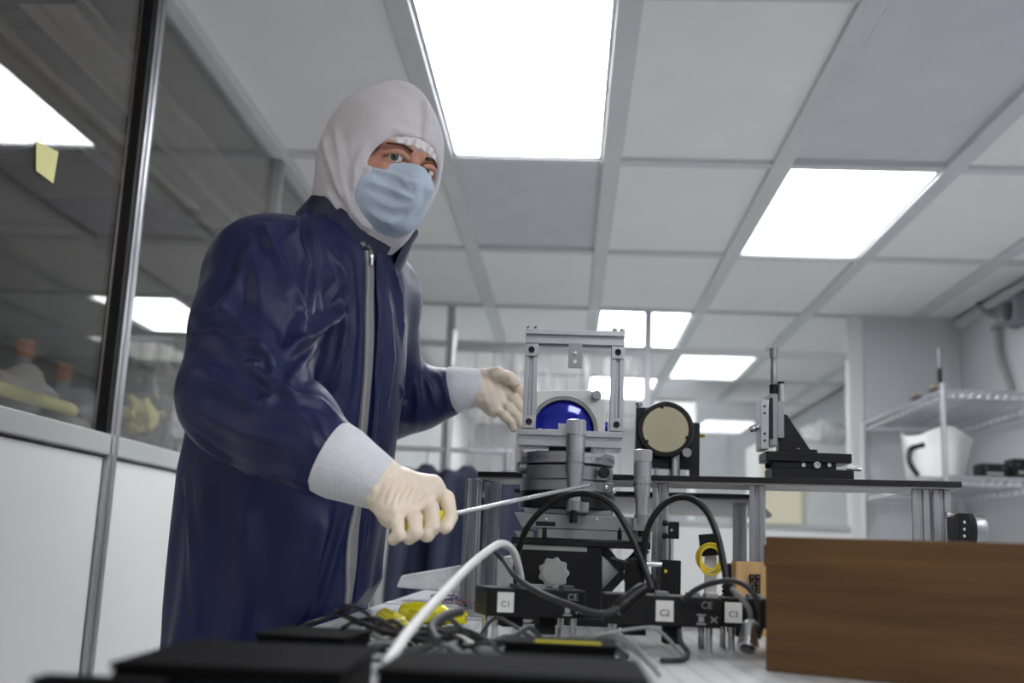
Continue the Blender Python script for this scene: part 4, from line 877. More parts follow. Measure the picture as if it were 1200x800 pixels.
# wooden box in the right foreground
g0, g1 = atZ(897, 786, TZ), atZ(1019, 798, TZ); ang = math.atan2(g1[1]-g0[1], g1[0]-g0[0])
wz = atY(897, 628, g0[1])[2]-TZ
wb = thing('wooden_box', 'brown wooden box in the right foreground with horizontal grain', 'wooden box', (g0[0], g0[1], TZ), (0, 0, ang))
MB().box((0, 0, 0), (.46, .014, wz)).build('front_board', 'wood_dark', wb, .0015); MB().box((0, .0145, 0), (.014, .26, wz)).build('side_board', 'wood_dark', wb, .0015)
MB().box((.446, .0145, 0), (.46, .26, wz)).build('side_board', 'wood_dark', wb, .0015); MB().box((0, .2605, 0), (.46, .2745, wz)).build('back_board', 'wood_dark', wb, .0015); MB().box((.0145, .0145, .002), (.4455, .26, .01)).build('bottom_board', 'wood_dark', wb)
MB().box((-.004, .006, wz-.028), (.0005, .05, wz-.008)).build('catch', 'wood_dark', wb, .001)
# cables
def cable(pts, r, m, label, name='cable', group=None, cat='cable', lift=True):
    P = [atY(*q) if len(q) == 3 else np.array(q[:3]) for q in pts]
    for p in P: p[2] = max(p[2], TZ+r+.0005)
    mb = MB().tube(P, r, 10, 8); base = P[0]
    o = mb.build(name, m); me = o.data
    off = Vector((base[0], base[1], TZ)); me.transform(Matrix.Translation(-off)); o.location = off
    return tag(o, label, cat, group)
YC = 1.42
cable([(607, 700, 1.46), (605, 660, 1.45), (618, 618, 1.44), (648, 588, 1.43), (682, 578, 1.42), (715, 590, 1.41), (738, 625, 1.40), (755, 665, 1.39), (764, 690, 1.38)], .0042, 'cable_black', 'thick black cable arching in front of the knob and rotation stage')
cable([(754, 668, 1.40), (755, 640, 1.40), (763, 610, 1.40), (782, 588, 1.40), (805, 583, 1.39), (826, 596, 1.38), (840, 625, 1.37), (848, 660, 1.36), (853, 695, 1.35)], .0042, 'cable_black', 'thick black cable arching between the C2 and C3 boxes')
cable([(574, 640, 1.40), (590, 656, 1.40), (605, 676, 1.30), (632, 694, 1.20), (665, 708, 1.165), (700, 719, 1.15), (722, 714, 1.15), (738, 700, 1.16)], .0036, 'cable_dark', 'dark grey cable sagging across the front of the C1 box')
cable([(800, 704, 1.24), (815, 691, 1.23), (838, 682, 1.21), (862, 681, 1.19), (880, 691, 1.165), (890, 713, 1.15), (891, 738, 1.145), (884, 750, 1.15)], .003, 'cable_dark', 'thin dark cable looping over the top of the C3 box')
cable([(796, 738, 1.22), (798, 752, 1.21), (806, 768, 1.2), (798, 776, 1.12), (775, 778, 1.1)], .0028, 'cable_dark', 'short dark cable hanging below the C2 box to the table')
cable([(612, 690, 1.36), (607, 662, 1.34), (600, 644, 1.32), (588, 637, 1.29), (572, 645, 1.25), (545, 668, 1.16), (505, 710, 1.02), (475, 745, .93), (450, 782, .86)], .0047, 'cable_white', 'thick white cable curving from the stage down to the foreground')
# connector plugs
def plug(p, q, r, m, name, label, cat='plug', tail=None):
    p, q = atY(*p), atY(*q); d = nrm(q-p); L = np.linalg.norm(q-p)
    t = thing(name, label, cat, p)
    MB().lathe(p, q, [(0, r*.5), (L*.1, r*.85), (L*.3, r), (L*.72, r), (L*.74, r*1.12), (L*.97, r*1.12), (L, r)], 20).build('shell', m, t, world=True)
    MB().cyl(q-d*.004, q+d*.002, r*.8, 16).build('face', 'black_gloss', t, world=True); return t
plug((880, 728, 1.155), (876, 760, 1.14), .0095, 'steel', 'cable_plug', 'round metal cable plug hanging beside the wooden box')
plug((757, 686, 1.17), (724, 714, 1.155), .0075, 'black', 'cable_plug', 'black cable plug leaning on the left end of the C2 box')
cable([(858, 690, 1.2), (868, 700, 1.18), (878, 714, 1.165), (880, 729, 1.155)], .0028, 'cable_grey', 'short grey cable leading down to the round metal plug')
bk = thing('cable_clamp', 'black ribbed strain relief standing on the C3 box', 'cable clamp', atY(853, 700, 1.34))
for i, py_ in enumerate((704, 699, 694, 689)): MB().lathe(atY(853, py_, 1.345), atY(853, py_-5, 1.345), [(0, .0075), (.003, .0075), (.0035, .006), (.0055, .006)], 16).build('rib', 'black_matte', bk, world=True)
bk = thing('connector_stack', 'black connector cluster with cables at the right of the lab jack', 'connector', atY(742, 690, 1.42))
MB().box(tuple(atY(733, 700, 1.40)), tuple(atY(756, 655, 1.40)+np.array([0, .03, 0]))).build('block', 'black', bk, .002, world=True)
MB().cyl(atY(735, 660, 1.395), atY(716, 655, 1.395), .003).build('lever', 'black', bk, world=True)
MB().lathe(atY(762, 700, 1.40), atY(766, 676, 1.40), [(0, .007), (.01, .008), (.02, .008), (.028, .005)], 16).build('plug_body', 'black', bk, world=True)
# screwdrivers
def screwdriver(a, b, tip, r, label, m='yellow_plastic'):
    a, b, tip = np.array(a), np.array(b), np.array(tip); L = np.linalg.norm(b-a); t = thing('screwdriver', label, 'screwdriver', a)
    n = 6; pr = [(0, r*.55), (L*.03, r*.8), (L*.12, r), (L*.3, r*.97), (L*.68, r), (L*.74, r*.72), (L*.82, r*.7), (L*.9, r*.85), (L, r*.6)]
    h = MB().lathe(a, b, pr, 24).build('handle', m, t, world=True); d = nrm(b-a); s0 = Vector(d).orthogonal().normalized(); s1 = Vector(d).cross(s0)
    for i in range(6):
        q = math.pi*2*i/6; o = Vector(a)+Vector(d)*L*.2+(s0*math.cos(q)+s1*math.sin(q))*r*.93; MB().tube([o, o+Vector(d)*L*.45], r*.22, 8).build('grip_rib', m, h, world=True)
    MB().cyl(b, tip, .003, 12).build('shaft', 'steel', t, world=True); td = nrm(tip-b)
    MB().lathe(tip-td*.001, tip+td, [(0, .003), (.006, .0022), (.009, .0006)], 12).build('blade', 'alu_dark', t, world=True); return t
def onT(px_, py_, r): return atZ(px_, py_, TZ+r)
screwdriver(onT(470, 716, .014), onT(545, 724, .011), onT(620, 727, .006), .0135, 'yellow handled screwdriver lying beside the wire bundle, black shaft pointing right')
screwdriver(onT(448, 722, .012), onT(476, 738, .011), onT(520, 752, .006), .012, 'yellow handled screwdriver lying end-on nearest the coat')
sd = screwdriver(P3((470, 613, 1.325)), P3((529, 603, 1.365)), P3((690, 568, 1.555)), .0115, 'yellow handled screwdriver held in the gloved hand, steel shaft pointing at stage')
# crumpled foam sheet and wires
def foam():
    A = [atZ(*q) for q in ((466, 690, TZ+.004), (596, 690, TZ+.004), (600, 668, TZ+.004), (470, 680, TZ+.004))]
    t = thing('foam_wedge', 'white translucent foam wedge lying on the table behind the screwdrivers', 'foam wedge', A[0])
    Y = 2.05; p = [atY(464, 688, Y), atY(470, 674, Y), atY(540, 662, Y), atY(600, 650, Y), atY(606, 694, Y), atY(560, 697, Y)]
    for q in p: q[2] = max(q[2], TZ+.001)
    pts = [(q[0], q[2]) for q in p]; MB().prism(pts, 'y', Y, Y+.16).build('foam_block', 'foam', t, .004, world=True)
    MB().box((p[0][0]-.01, Y-.06, TZ), (p[4][0]-.03, Y-.002, TZ+.003)).build('flap', 'foam', t, .001, world=True)
mat('foam', (242, 243, 244), .6, 0, .06, 40, .8, 90); foam()
WC = ['wire_red', 'wire_orange', 'wire_white', 'cable_black', 'wire_blue']; WN = {'wire_red': 'red', 'wire_orange': 'orange', 'wire_white': 'white', 'cable_black': 'black', 'wire_blue': 'blue'}
for i in range(16):
    c = atZ(random.uniform(522, 560), random.uniform(700, 712), TZ+.004); pts = []
    a0 = random.uniform(0, 6.3)
    for k in range(7):
        t = a0+k*random.uniform(.7, 1.1); rr = random.uniform(.012, .035); pts.append((c[0]+rr*math.cos(t), c[1]+.05*math.sin(t), TZ+.003+random.uniform(0, .016)))
    o = MB().tube(pts, .0009, 5, 6).build('wire', WC[i % 5])
    off = Vector((c[0], c[1], TZ)); o.data.transform(Matrix.Translation(-off)); o.location = off; tag(o, 'thin %s wire in the tangle behind the yellow screwdrivers' % WN[WC[i % 5]], 'wire', 'tangle of thin wires')
for i in range(14):
    c = atZ(random.uniform(690, 702), random.uniform(704, 714), TZ+.004); pts = []; a0 = random.uniform(0, 6.3)
    for k in range(6):
        t = a0+k; rr = random.uniform(.008, .025); pts.append((c[0]+rr*math.cos(t), c[1]+.04*math.sin(t), TZ+.003+random.uniform(0, .03)))
    o = MB().tube(pts, .0009, 5, 6).build('wire', WC[2+i % 3])
    off = Vector((c[0], c[1], TZ)); o.data.transform(Matrix.Translation(-off)); o.location = off; tag(o, 'thin %s wire in the tangle between the C1 and C2 boxes' % WN[WC[2+i % 3]], 'wire', 'tangle of wires between boxes')
pb = atZ(640, 720, TZ+.004); MB().cyl((pb[0]+.0, pb[1]+.02, TZ+.004), (pb[0]+.17, pb[1]-.0, TZ+.004), .0035, 12).build('rod', 'black_gloss'); rod = bpy.data.objects['rod']; tag(rod, 'thin black rod lying on the table behind the C1 box', 'rod')
# small black mount on a post, under the shelf
YB2 = 1.80; p = atY(787, 690, YB2); bm_ = thing('post_mount', 'small black clamp on a thin post over a black block under the shelf', 'post mount', (p[0], YB2+.02, TZ))
a, b, c, d = ext(775, 656, 798, 700, YB2); MB().box((a, YB2, TZ), (b, YB2+.045, d)).build('block', 'black', bm_, .0015, world=True)
MB().cyl((p[0]+.0, YB2+.02, d), (p[0], YB2+.02, atY(788, 612, YB2)[2]), .0042, 16).build('post', 'steel', bm_, world=True)
PB(784, 611, 796, 631, YB2+.01, .02).build('clamp', 'black_anod', bm_, .001, world=True)
for py_ in (613, 628): hk(785, py_, YB2+.02, (-1, 0, 0), .0045, .012, 'thumb_screw', 'black_anod', bm_)
screw(atY(787, 621, YB2+.01), (0, -1, 0), .0022, .002, 'screw', 'steel', bm_); screw(atY(780, 669, YB2), (0, -1, 0), .003, .002, 'warning_dot', 'fibre_yellow', bm_)
# fibre coils on a dark stand
YF2 = 1.86; p = atY(834, 690, YF2); fs_ = thing('fibre_stand', 'dark tilted plate on a pale stand under the shelf, behind the fibre coil', 'stand', (p[0], YF2+.02, TZ))
mb = MB(); mb.M = Matrix.Translation(atY(833, 638, YF2)+np.array([0, .012, 0])) @ Matrix.Rotation(-.12, 4, 'Y'); mb.cbox((0, 0, 0), (.034, .008, .036)); mb.build('plate', 'black', fs_, .001, world=True)
a, b, c, d = ext(828, 640, 842, 690, YF2); MB().box((a, YF2+.02, TZ), (b, YF2+.03, d)).build('upright', 'white_plastic', fs_, .001, world=True); MB().box((a-.02, YF2+.0, TZ), (b+.02, YF2+.06, TZ+.014)).build('foot', 'dark_grey', fs_, .001, world=True)
for i in range(6):
    c = atY(833+random.uniform(-3, 3), 655+random.uniform(-3, 3), YF2-.004-.003*i); R = random.uniform(.018, .024); el = random.uniform(.8, 1.0)
    pts = [(c[0]+R*el*math.cos(t), c[1]+.004*math.sin(2*t+i), c[2]+R*math.sin(t)) for t in np.linspace(0, 6.4, 15)]
    o = MB().tube(pts, .0016, 6, 4).build('fibre_loop', 'fibre_yellow'); off = Vector(c); o.data.transform(Matrix.Translation(-off)); o.location = off; tag(o, 'yellow optical fibre loop hanging on the dark stand under the shelf', 'fibre', 'yellow fibre loops')
rbx = atY(815, 678, 1.84); a, b, c, d = ext(803, 670, 824, 684, 1.84); rbo = thing('red_box', 'small dark red box on the table under the shelf', 'box', ((a+b)/2, 1.85, TZ))
MB().box((a, 1.84, TZ), (b, 1.88, TZ+.028)).build('box_body', 'red_plastic', rbo, .003, world=True); MB().box((a-.001, 1.839, TZ+.028), (b+.001, 1.881, TZ+.034)).build('box_lid', 'red_plastic', rbo, .001, world=True)
a, b, c, d = ext(862, 658, 905, 705, 1.58); wk = thing('wooden_block', 'small pale wooden block behind the C3 box holding black clips', 'wooden block', ((a+b)/2, 1.6, TZ))
MB().box((a, 1.58, TZ), (b, 1.62, d)).build('block', 'wood_light', wk, .001, world=True)
for i in range(2):
    for k in range(3):
        p = atY(881+7*i, 676+8*k, 1.578); MB().cbox(p, (.007, .006, .008)).build('clip', 'black_gloss', wk, .001, world=True); MB().cbox(p+np.array([0, -.0035, 0]), (.004, .001, .004)).build('clip_face', 'steel', wk, world=True)
a, b, c, d = ext(852, 660, 864, 690, 1.62); dk = thing('dark_knob', 'dark round knob beside the small pale wooden block', 'knob', ((a+b)/2, 1.64, TZ))
MB().cyl(((a+b)/2, 1.64, TZ), ((a+b)/2, 1.64, d), (b-a)/2*.6, 18).build('stem', 'black', dk, .001, world=True); MB().lathe(((a+b)/2, 1.625, d-.012), ((a+b)/2, 1.66, d-.012), [(0, .008), (.002, .011), (.02, .011), (.022, .008)], 20).build('knob_body', 'black_matte', dk, world=True)
# optic mount to the right, behind the wooden box
YO = 1.62; p = atY(1135, 632, YO); om = thing('lens_mount', 'black and silver optic mount with brass screw behind the wooden box', 'lens mount', (p[0], YO+.02, TZ))
a, b, c, d = ext(1124, 601, 1138, 650, YO); MB().box((a, YO, c), (b, YO+.05, d)).build('body', 'black_anod', om, .001, world=True)
q = atY(1138, 622, YO+.025); MB().lathe(q, q+np.array([1, 0, 0]), [(0, .026), (.014, .026), (.017, .024), (.017, .018), (.01, .018), (.01, .001)], 40).build('barrel', 'alu_dark', om, world=True)
for py_ in (612, 620, 628): screw(atY(1130, py_, YO), (0, -1, 0), .002, .001, 'screw', 'steel', om)
q = atY(1124, 604, YO+.02); MB().lathe(q, q-np.array([1, 0, 0]), [(0, .004), (.008, .004)], 14).build('bushing', 'brass', om, world=True); MB().lathe(q-np.array([.007, 0, 0]), q-np.array([1, 0, 0]), [(0, .0025), (.006, .0025), (.0065, .0055), (.012, .0055)], 14).build('adjuster_screw', 'steel', om, world=True)
MB().cyl((atY(1134, 640, YO+.025)[0], YO+.025, TZ), (atY(1134, 640, YO+.025)[0], YO+.025, c+.003), .0063, 20).build('post', 'steel', om, world=True)

# ================================================================== BLURRED FOREGROUND
def fbox(x0, y0, x1, Y, dy, ztop, name, label, cat, rz=0., m='black'):
    a, b = atY(x0, y0, Y)[0], atY(x1, y0, Y)[0]; t = thing(name, label, cat, ((a+b)/2, Y, TZ), (0, 0, rz)); w_ = (b-a)/2
    MB().box((-w_, 0, .001), (w_, dy, ztop-TZ-.004)).build('case', m, t, .002); MB().box((-w_-.001, -.001, ztop-TZ-.0038), (w_+.001, dy+.001, ztop-TZ)).build('lid', m, t, .001)
    for sx in (-1, 1): MB().cyl((sx*(w_-.012), .012, 0), (sx*(w_-.012), .012, .002), .005, 12).build('foot', 'black_matte', t)
    for k in range(4): MB().box((-w_*.5+k*w_*.25, -.0012, .012), (-w_*.5+k*w_*.25+w_*.15, .0005, .016)).build('vent_slot', 'dark_grey', t)
    return t
def zt_at(px_, py_, Y): return float(atY(px_, py_, Y)[2])
fbox(440, 790, 762, .60, .12, zt_at(600, 790, .60), 'power_supply', 'flat black box at the bottom centre of the foreground', 'box', m='black_soft')
fbox(135, 762, 400, .62, .16, zt_at(270, 781, .62), 'power_supply', 'black box at the bottom left, in front of the coat hem', 'box', .06, 'black_soft')
fbox(40, 786, 180, .58, .02, zt_at(120, 797, .58), 'power_supply', 'narrow dark box at the extreme lower left corner', 'box', 0.05, 'black_soft')
fbox(300, 734, 405, .92, .10, zt_at(350, 744, .92), 'small_case', 'small black case with pale top edge before the coat hem', 'box', -.05, 'black_soft')
fbox(590, 757, 722, .93, .07, zt_at(650, 757, .93)+.002, 'flat_adapter', 'flat dark adapter with yellow stripe among the cables', 'adapter', -.02, 'black_soft')
q = atY(655, 752, .935); tagm = MB().box((q[0]-.02, .94, zt_at(650, 757, .93)+.0021), (q[0]+.035, .952, zt_at(650, 757, .93)+.0031)).build('stripe', 'yellow_plastic', bpy.data.objects['flat_adapter'], world=True)
gw = {0: 'grey', 1: 'dark'}
def heap(n, x0, x1, y0, y1, mats, label, group, rmin=.0015, rmax=.003):
    for i in range(n):
        c = atZ(random.uniform(x0, x1), random.uniform(y0, y1), TZ); L = random.uniform(.05, .11); a0 = random.uniform(-.5, .5); r = random.uniform(rmin, rmax); zz = TZ+r+random.uniform(.0, .022); pts = []
        ph = random.uniform(0, 6)
        for k in range(8):
            s = (k/7-.5)*2*L; pts.append((c[0]+s*math.cos(a0), c[1]+s*math.sin(a0)+.03*math.sin(k*.9+ph), max(TZ+r+.0005, zz+.010*math.sin(k*.8+ph*2))))
        pts[0] = pts[0][:2]+(TZ+r+.0005,); pts[-1] = pts[-1][:2]+(TZ+r+.0005,)
        mm_ = random.choice(mats); o = MB().tube(pts, r, 8, 5).build('cable', mm_); off = Vector((c[0], c[1], TZ)); o.data.transform(Matrix.Translation(-off)); o.location = off; tag(o, label % {'cable_grey': 'light grey', 'cable_dark': 'dark grey', 'cable_black': 'black'}[mm_], 'cable', group)
heap(22, 440, 700, 760, 782, ['cable_grey', 'cable_dark', 'cable_black', 'cable_dark', 'cable_grey'], '%s cable lying in the foreground heap on the table', 'heap of foreground cables')
heap(7, 380, 450, 748, 765, ['cable_black', 'cable_dark'], '%s cable trailing from the small black case in the foreground', 'dark cables by the small case')
cable([(392, 716, 1.25), (420, 728, 1.2), (450, 738, 1.15), (490, 742, 1.1), (540, 752, 1.0)], .003, 'cable_black', 'black cable running along the table edge towards the cable heap')
cable([(512, 752, .96), (505, 735, .99), (520, 722, 1.02), (540, 716, 1.05)], .0045, 'cable_dark', 'short dark cable end standing up out of the cable heap')
# ================================================================== BACKGROUND
mat('coat_cloth', (33, 40, 64), .6, 0, .08, 20, .2, 300); mat('cream', (222, 218, 190), .6, 0, .03, 6); mat('shelf_chrome', (200, 202, 205), .3, .9, .05, 30)
# sticky note on the left glass
n0 = atX(42, 165, XL-.010); n1 = atX(68, 178, XL-.010); n2 = atX(62, 215, XL-.010); n3 = atX(42, 200, XL-.010)
nt_ = MB(); nt_._add([p+np.array([d, 0, 0]) for d in (0, .001) for p in (n0, n1, n2, n3)], [(0, 1, 2, 3), (7, 6, 5, 4), (0, 1, 5, 4), (1, 2, 6, 5), (2, 3, 7, 6), (3, 0, 4, 7)])
o = nt_.build('sticky_note', 'paper_yellow'); off = Vector(n3); o.data.transform(Matrix.Translation(-off)); o.location = off; tag(o, 'pale yellow sticky note on the left glass wall', 'sticky note')
# strip curtain in the doorway of the partition
zc = ZT-.02; nst = 10; xs = np.linspace(PX[1]+.04, PX[2]-.05, nst+1)
sc_ = thing('strip_curtain', 'clear plastic strip curtain hanging in the partition doorway', 'curtain', ((PX[1]+PX[2])/2, YP-.03, 0))
MB().box((PX[1]+.02, YP-.05, zc-.03), (PX[2]-.02, YP-.02, zc)).build('rail', 'alu', sc_, .002, world=True)
for i in range(nst):
    mb = MB(); vs = []; fs = []
    for k in range(15):
        z = zc-.03-k*(zc-.08)/14
        for m_ in range(5):
            u = m_/4; vs.append((xs[i]+u*(xs[i+1]-xs[i]+.02)+.004*math.sin(k*.7+i), YP-.04-.012*(i % 2)+.012*math.sin(u*3.1)+.006*math.sin(k*.5+i*2), z))
    for k in range(14):
        for m_ in range(4): fs.append((k*5+m_, k*5+m_+1, k*5+6+m_, k*5+5+m_))
    mb._add(vs, fs); mb.build('strip', 'film_clear', sc_, world=True)
# garment rack with navy coats
YG = 5.2; gx0, gx1 = atY(455, 525, YG)[0], atY(600, 530, YG)[0]; gz = atY(500, 526, YG)[2]
rk = thing('garment_rack', 'chrome garment rack with hanging coats in front of the partition', 'garment rack', ((gx0+gx1)/2, YG, 0))
MB().cyl((gx0-.05, YG, gz), (gx1, YG, gz), .012, 16).build('rail', 'shelf_chrome', rk, world=True)
for x in (atY(523, 560, YG)[0], gx1-.02, gx0-.04): 
    MB().cyl((x, YG+.002, .03), (x, YG+.002, 2.05 if x < gx1-.1 and x > gx0 else gz+.01), .016, 16).build('upright', 'shelf_chrome', rk, world=True); MB().box((x-.02, YG-.22, .0), (x+.02, YG+.22, .03)).build('foot', 'shelf_chrome', rk, .004, world=True)
def hanging_coat(px_, label, s_=1., dyaw=0.):
    x = atY(px_, 550, YG)[0]; t = thing('hanging_coat', label, 'coat', (x, YG, gz-1.15), (0, 0, dyaw), 'navy coats on the rack')
    F = Field((-.3, -.12, 0), (.3, .12, 1.1), .016)
    X, Y, Z = F.P; w_ = np.interp(Z, [0, .2, .9, 1.02, 1.07], [.20, .19, .16, .13, .04]); d_ = np.interp(Z, [0, .9, 1.05], [.075, .06, .03])
    th = np.arctan2(Y/d_, X/w_); F.phi = ((np.sqrt((X/w_)**2+(Y/d_)**2)-1)*.06-.006*np.sin(th*9+Z*3)).astype(np.float32); F.phi = np.maximum(F.phi, np.maximum(.02-Z, Z-1.08)).astype(np.float32)
    for q in (-1, 1): F.cap((q*.13, 0, 1.0), (q*.2, -.02, .45), .055, .045, .03)
    v, q_ = F.mesh(); v = smooth_mesh(v, q_, 1); v2 = v+np.array(t.location); mesh_obj('garment', v2, q_, 'coat_cloth', t)
    MB().tube([(0, 0, 1.07), (0, 0, 1.13), (.012, 0, 1.155), (0, 0, 1.163), (-.014, 0, 1.15)], .003, 6).build('hanger_hook', 'steel', t)
    MB().box((.05, -.075, .93), (.075, -.06, .96)).build('badge', 'label_white', t); return t
hanging_coat(500, 'navy coat hanging at the left of the rack beside the gloved hand', dyaw=.95); hanging_coat(548, 'navy coat with pale badge hanging in the middle of the rack', dyaw=.9); hanging_coat(612, 'navy coat at the right end of the rack behind the stage', dyaw=1.0)
# tall slim cabinet and carton beyond the partition
a, b, c, d = ext(822, 470, 880, 640, 8.6); cb = thing('tall_cabinet', 'grey tall cabinet beyond the partition behind the round mirror', 'cabinet', ((a+b)/2, 8.8, 0))
MB().box((a-.05, 8.6, 0), (b+.1, 9.1, d)).build('body', 'wall_grey', cb, .005, world=True)
for k in (0, 1): MB().box((a-.04+k*(b-a+.14)/2, 8.585, .05), (a-.045+(k+1)*(b-a+.14)/2, 8.6, d-.03)).build('door', 'wall_grey', cb, .004, world=True)
a, b, c, d = ext(888, 520, 1000, 600, 7.4); cn = thing('white_cabinet', 'white low cabinet beyond the partition glass behind the vertical stage', 'cabinet', ((a+b)/2, 7.6, 0))
MB().box((a, 7.4, 0), (b, 7.9, d)).build('body', 'white_panel', cn, .005, world=True); MB().box((a+.02, 7.385, .1), ((a+b)/2-.01, 7.4, d-.05)).build('door', 'cream', cn, .003, world=True); MB().box(((a+b)/2+.01, 7.385, .1), (b-.02, 7.4, d-.05)).build('door', 'white_panel', cn, .003, world=True)
zcab = d
def blob(name, label, cat, c, r, m, seed, amp=.15, base=None, h=None):
    h = h or max(r)/16; F = Field([c[i]-r[i]*1.35 for i in range(3)], [c[i]+r[i]*1.35 for i in range(3)], h); F.ell(c, (np.array([1, 0, 0]), np.array([0, 1, 0]), np.array([0, 0, 1])), r)
    X, Y, Z = F.P; k = 5/max(r); rr = np.random.default_rng(seed)
    for _ in range(5):
        q = rr.normal(size=3)*k*.8; F.phi += (amp*min(r)*.5*np.abs(np.sin(X*q[0]+Y*q[1]+Z*q[2]+rr.uniform(0, 6)))).astype(np.float32)
    if base is not None: F.phi = np.maximum(F.phi, base-Z).astype(np.float32)
    v, q = F.mesh(); o = mesh_obj(name, v, q, m, None, (c[0], c[1], base if base is not None else c[2]-r[2])); return tag(o, label, cat)
p = atY(968, 505, 7.6); blob('white_bag', 'white plastic bag on the cabinet beyond the partition', 'bag', (p[0], 7.6, zcab+.09), (.22, .18, .14), 'bag_white', 3, .2, zcab)
# backlit yellowish pane on the partition sill, its glow painted as cream colour
a, b, c, d = ext(891, 569, 938, 608, YP-.03); o = MB().box((a, YP-.03, ZS1-.02), (b, YP-.026, d)).build('backlit_pane', 'cream'); o.data.transform(Matrix.Translation((-(a+b)/2, -(YP-.03), -(ZS1-.02)))); o.location = ((a+b)/2, YP-.03, ZS1-.02); tag(o, 'pale yellow backlit pane on the partition sill, glow painted in its colour', 'sheet')
# wire shelving on the right
XS0, XS1 = 1.60, 2.12; YS0 = XS0/ (atY(1105, 470, 1.)[0]); YS1 = YP-.1
zs_top = atY(1105, 457, YS0)[2]; zs_mid = atY(1107, 558, YS0)[2]
sh = thing('wire_shelving', 'chrome wire shelving unit against the right wall', 'shelving', ((XS0+XS1)/2, (YS0+YS1)/2, 0))
for x in (XS0, XS1):
    for y in (YS0, YS1): 
        MB().cyl((x, y, 0), (x, y, zs_top+.03), .0125, 16).build('upright', 'shelf_chrome', sh, world=True)
        if x == XS0 and y == YS1:
            MB().box((x-.03, y-.05, .2), (x-.005, y-.045, zs_top)).build('slotted_strip', 'white_panel', sh, world=True)
for zz in (zs_top, zs_mid, zs_mid-.42, .25):
    sf = MB()
    for (p, q) in (((XS0, YS0), (XS1, YS0)), ((XS1, YS0), (XS1, YS1)), ((XS1, YS1), (XS0, YS1)), ((XS0, YS1), (XS0, YS0))):
        for dz in (0, -.034): sf.cyl((p[0], p[1], zz+dz), (q[0], q[1], zz+dz), .0065, 8)
        for k in range(14):
            t0, t1 = k/14, (k+.5)/14; A = Vector((p[0]+(q[0]-p[0])*t0, p[1]+(q[1]-p[1])*t0, zz-.034)); B = Vector((p[0]+(q[0]-p[0])*t1, p[1]+(q[1]-p[1])*t1, zz)); C = Vector((p[0]+(q[0]-p[0])*(k+1)/14, p[1]+(q[1]-p[1])*(k+1)/14, zz-.034)); sf.cyl(A, B, .0025, 5); sf.cyl(B, C, .0025, 5)
    frame = sf.build('shelf', 'shelf_chrome', sh, world=True)
    w_ = MB(); ny = int((YS1-YS0)/.028)
    for k in range(ny): w_.cyl((XS0, YS0+.014+k*.028, zz), (XS1, YS0+.014+k*.028, zz), .0022, 5)
    for k in range(4): w_.cyl((XS0+.1*(k+1), YS0, zz-.004), (XS0+.1*(k+1), YS1, zz-.004), .003, 6)
    wo = w_.build('wires', 'shelf_chrome', frame, world=True)
q = atY(1102, 420, YS0+.05); a = thing('antenna', 'thin dark antenna standing on the top wire shelf corner', 'antenna', (XS0+.0, YS0+.03, zs_top+.03)); MB().cyl((XS0, YS0+.03, zs_top+.03), (XS0, YS0+.03, zs_top+.10), .010, 12).build('base', 'black', a, world=True); MB().cyl((XS0, YS0+.03, zs_top+.10), (XS0, YS0+.03, zs_top+.19), .006, 10).build('rod', 'alu_dark', a, world=True)
for i, (px_, lab) in enumerate(((1066, 'small brown block on the top wire shelf, farther one'), (1078, 'small brown block on the top wire shelf, nearer one'))):
    y = YS0+.55-.25*i; o = thing('small_block', lab, 'block', (XS0+.06, y, zs_top+.005)); MB().cbox((0, 0, .025), (.05, .06, .05)).build('block_body', 'dark_grey', o, .004); MB().cbox((0, 0, .055), (.02, .02, .012)).build('block_cap', 'brass', o, .002)
# things on the middle wire shelf
bz = zs_mid+.004
def crate_bag():
    t = thing('white_sack', 'open white sack with black strap on the middle wire shelf', 'sack', (XS0+.10, YS0+.42, bz))
    vs = []; fs = []; N = 28
    for k, (z, r) in enumerate(((0, .10), (.02, .125), (.10, .14), (.19, .155), (.22, .16), (.215, .15), (.17, .14))):
        for i in range(N):
            t_ = 2*math.pi*i/N; rr = r*(1+.06*math.sin(5*t_+k)); vs.append((rr*math.cos(t_)*.95, rr*math.sin(t_)*1.2, z+(.02*math.sin(3*t_) if k > 2 else 0)))
    for k in range(6):
        for i in range(N): fs.append((k*N+i, k*N+(i+1) % N, (k+1)*N+(i+1) % N, (k+1)*N+i))
    fs.append(tuple(range(N))[::-1]); fs.append(tuple(range(6*N, 7*N))); mb = MB(); mb._add(vs, fs); mb.build('sack_body', 'bag_white', t)
    MB().tube([(-.12, -.12, .02), (-.15, -.1, .08), (-.14, -.08, .14), (-.09, -.13, .16)], .012, 8).build('strap', 'black', t)
crate_bag()
for i, (px_, w_, h_, lab) in enumerate(((1163, .12, .075, 'black instrument box with pale stripe on the middle wire shelf'), (1200, .12, .10, 'dark device at the right end of the middle wire shelf'))):
    x = atY(px_, 550, YS0+.2)[0]; t = thing('shelf_device', lab, 'device', (x, YS0+.22, bz)); MB().cbox((0, 0, h_/2), (w_, .1, h_)).build('case', 'black', t, .006); MB().cbox((0, -.051, h_*.4), (w_*.6, .002, .014)).build('stripe', 'grey_plastic', t)
    for k in (-1, 1): MB().cyl((k*w_*.3, -.05, h_*.75), (k*w_*.3, -.056, h_*.75), .008, 12).build('dial', 'dark_grey', t)
t = thing('steel_tray', 'bright steel tray on the lower wire shelf', 'tray', (XS0+.24, YS0+.35, zs_mid-.415)); MB().box((-.2, -.25, 0), (.2, .25, .006)).build('tray_floor', 'steel', t, .002)
for (a, b) in (((-.2, -.25, .006), (-.19, .25, .06)), ((.19, -.25, .006), (.2, .25, .06)), ((-.19, -.25, .006), (.19, -.24, .06)), ((-.19, .24, .006), (.19, .25, .06))): MB().box(a, b).build('tray_wall', 'steel', t, .002)
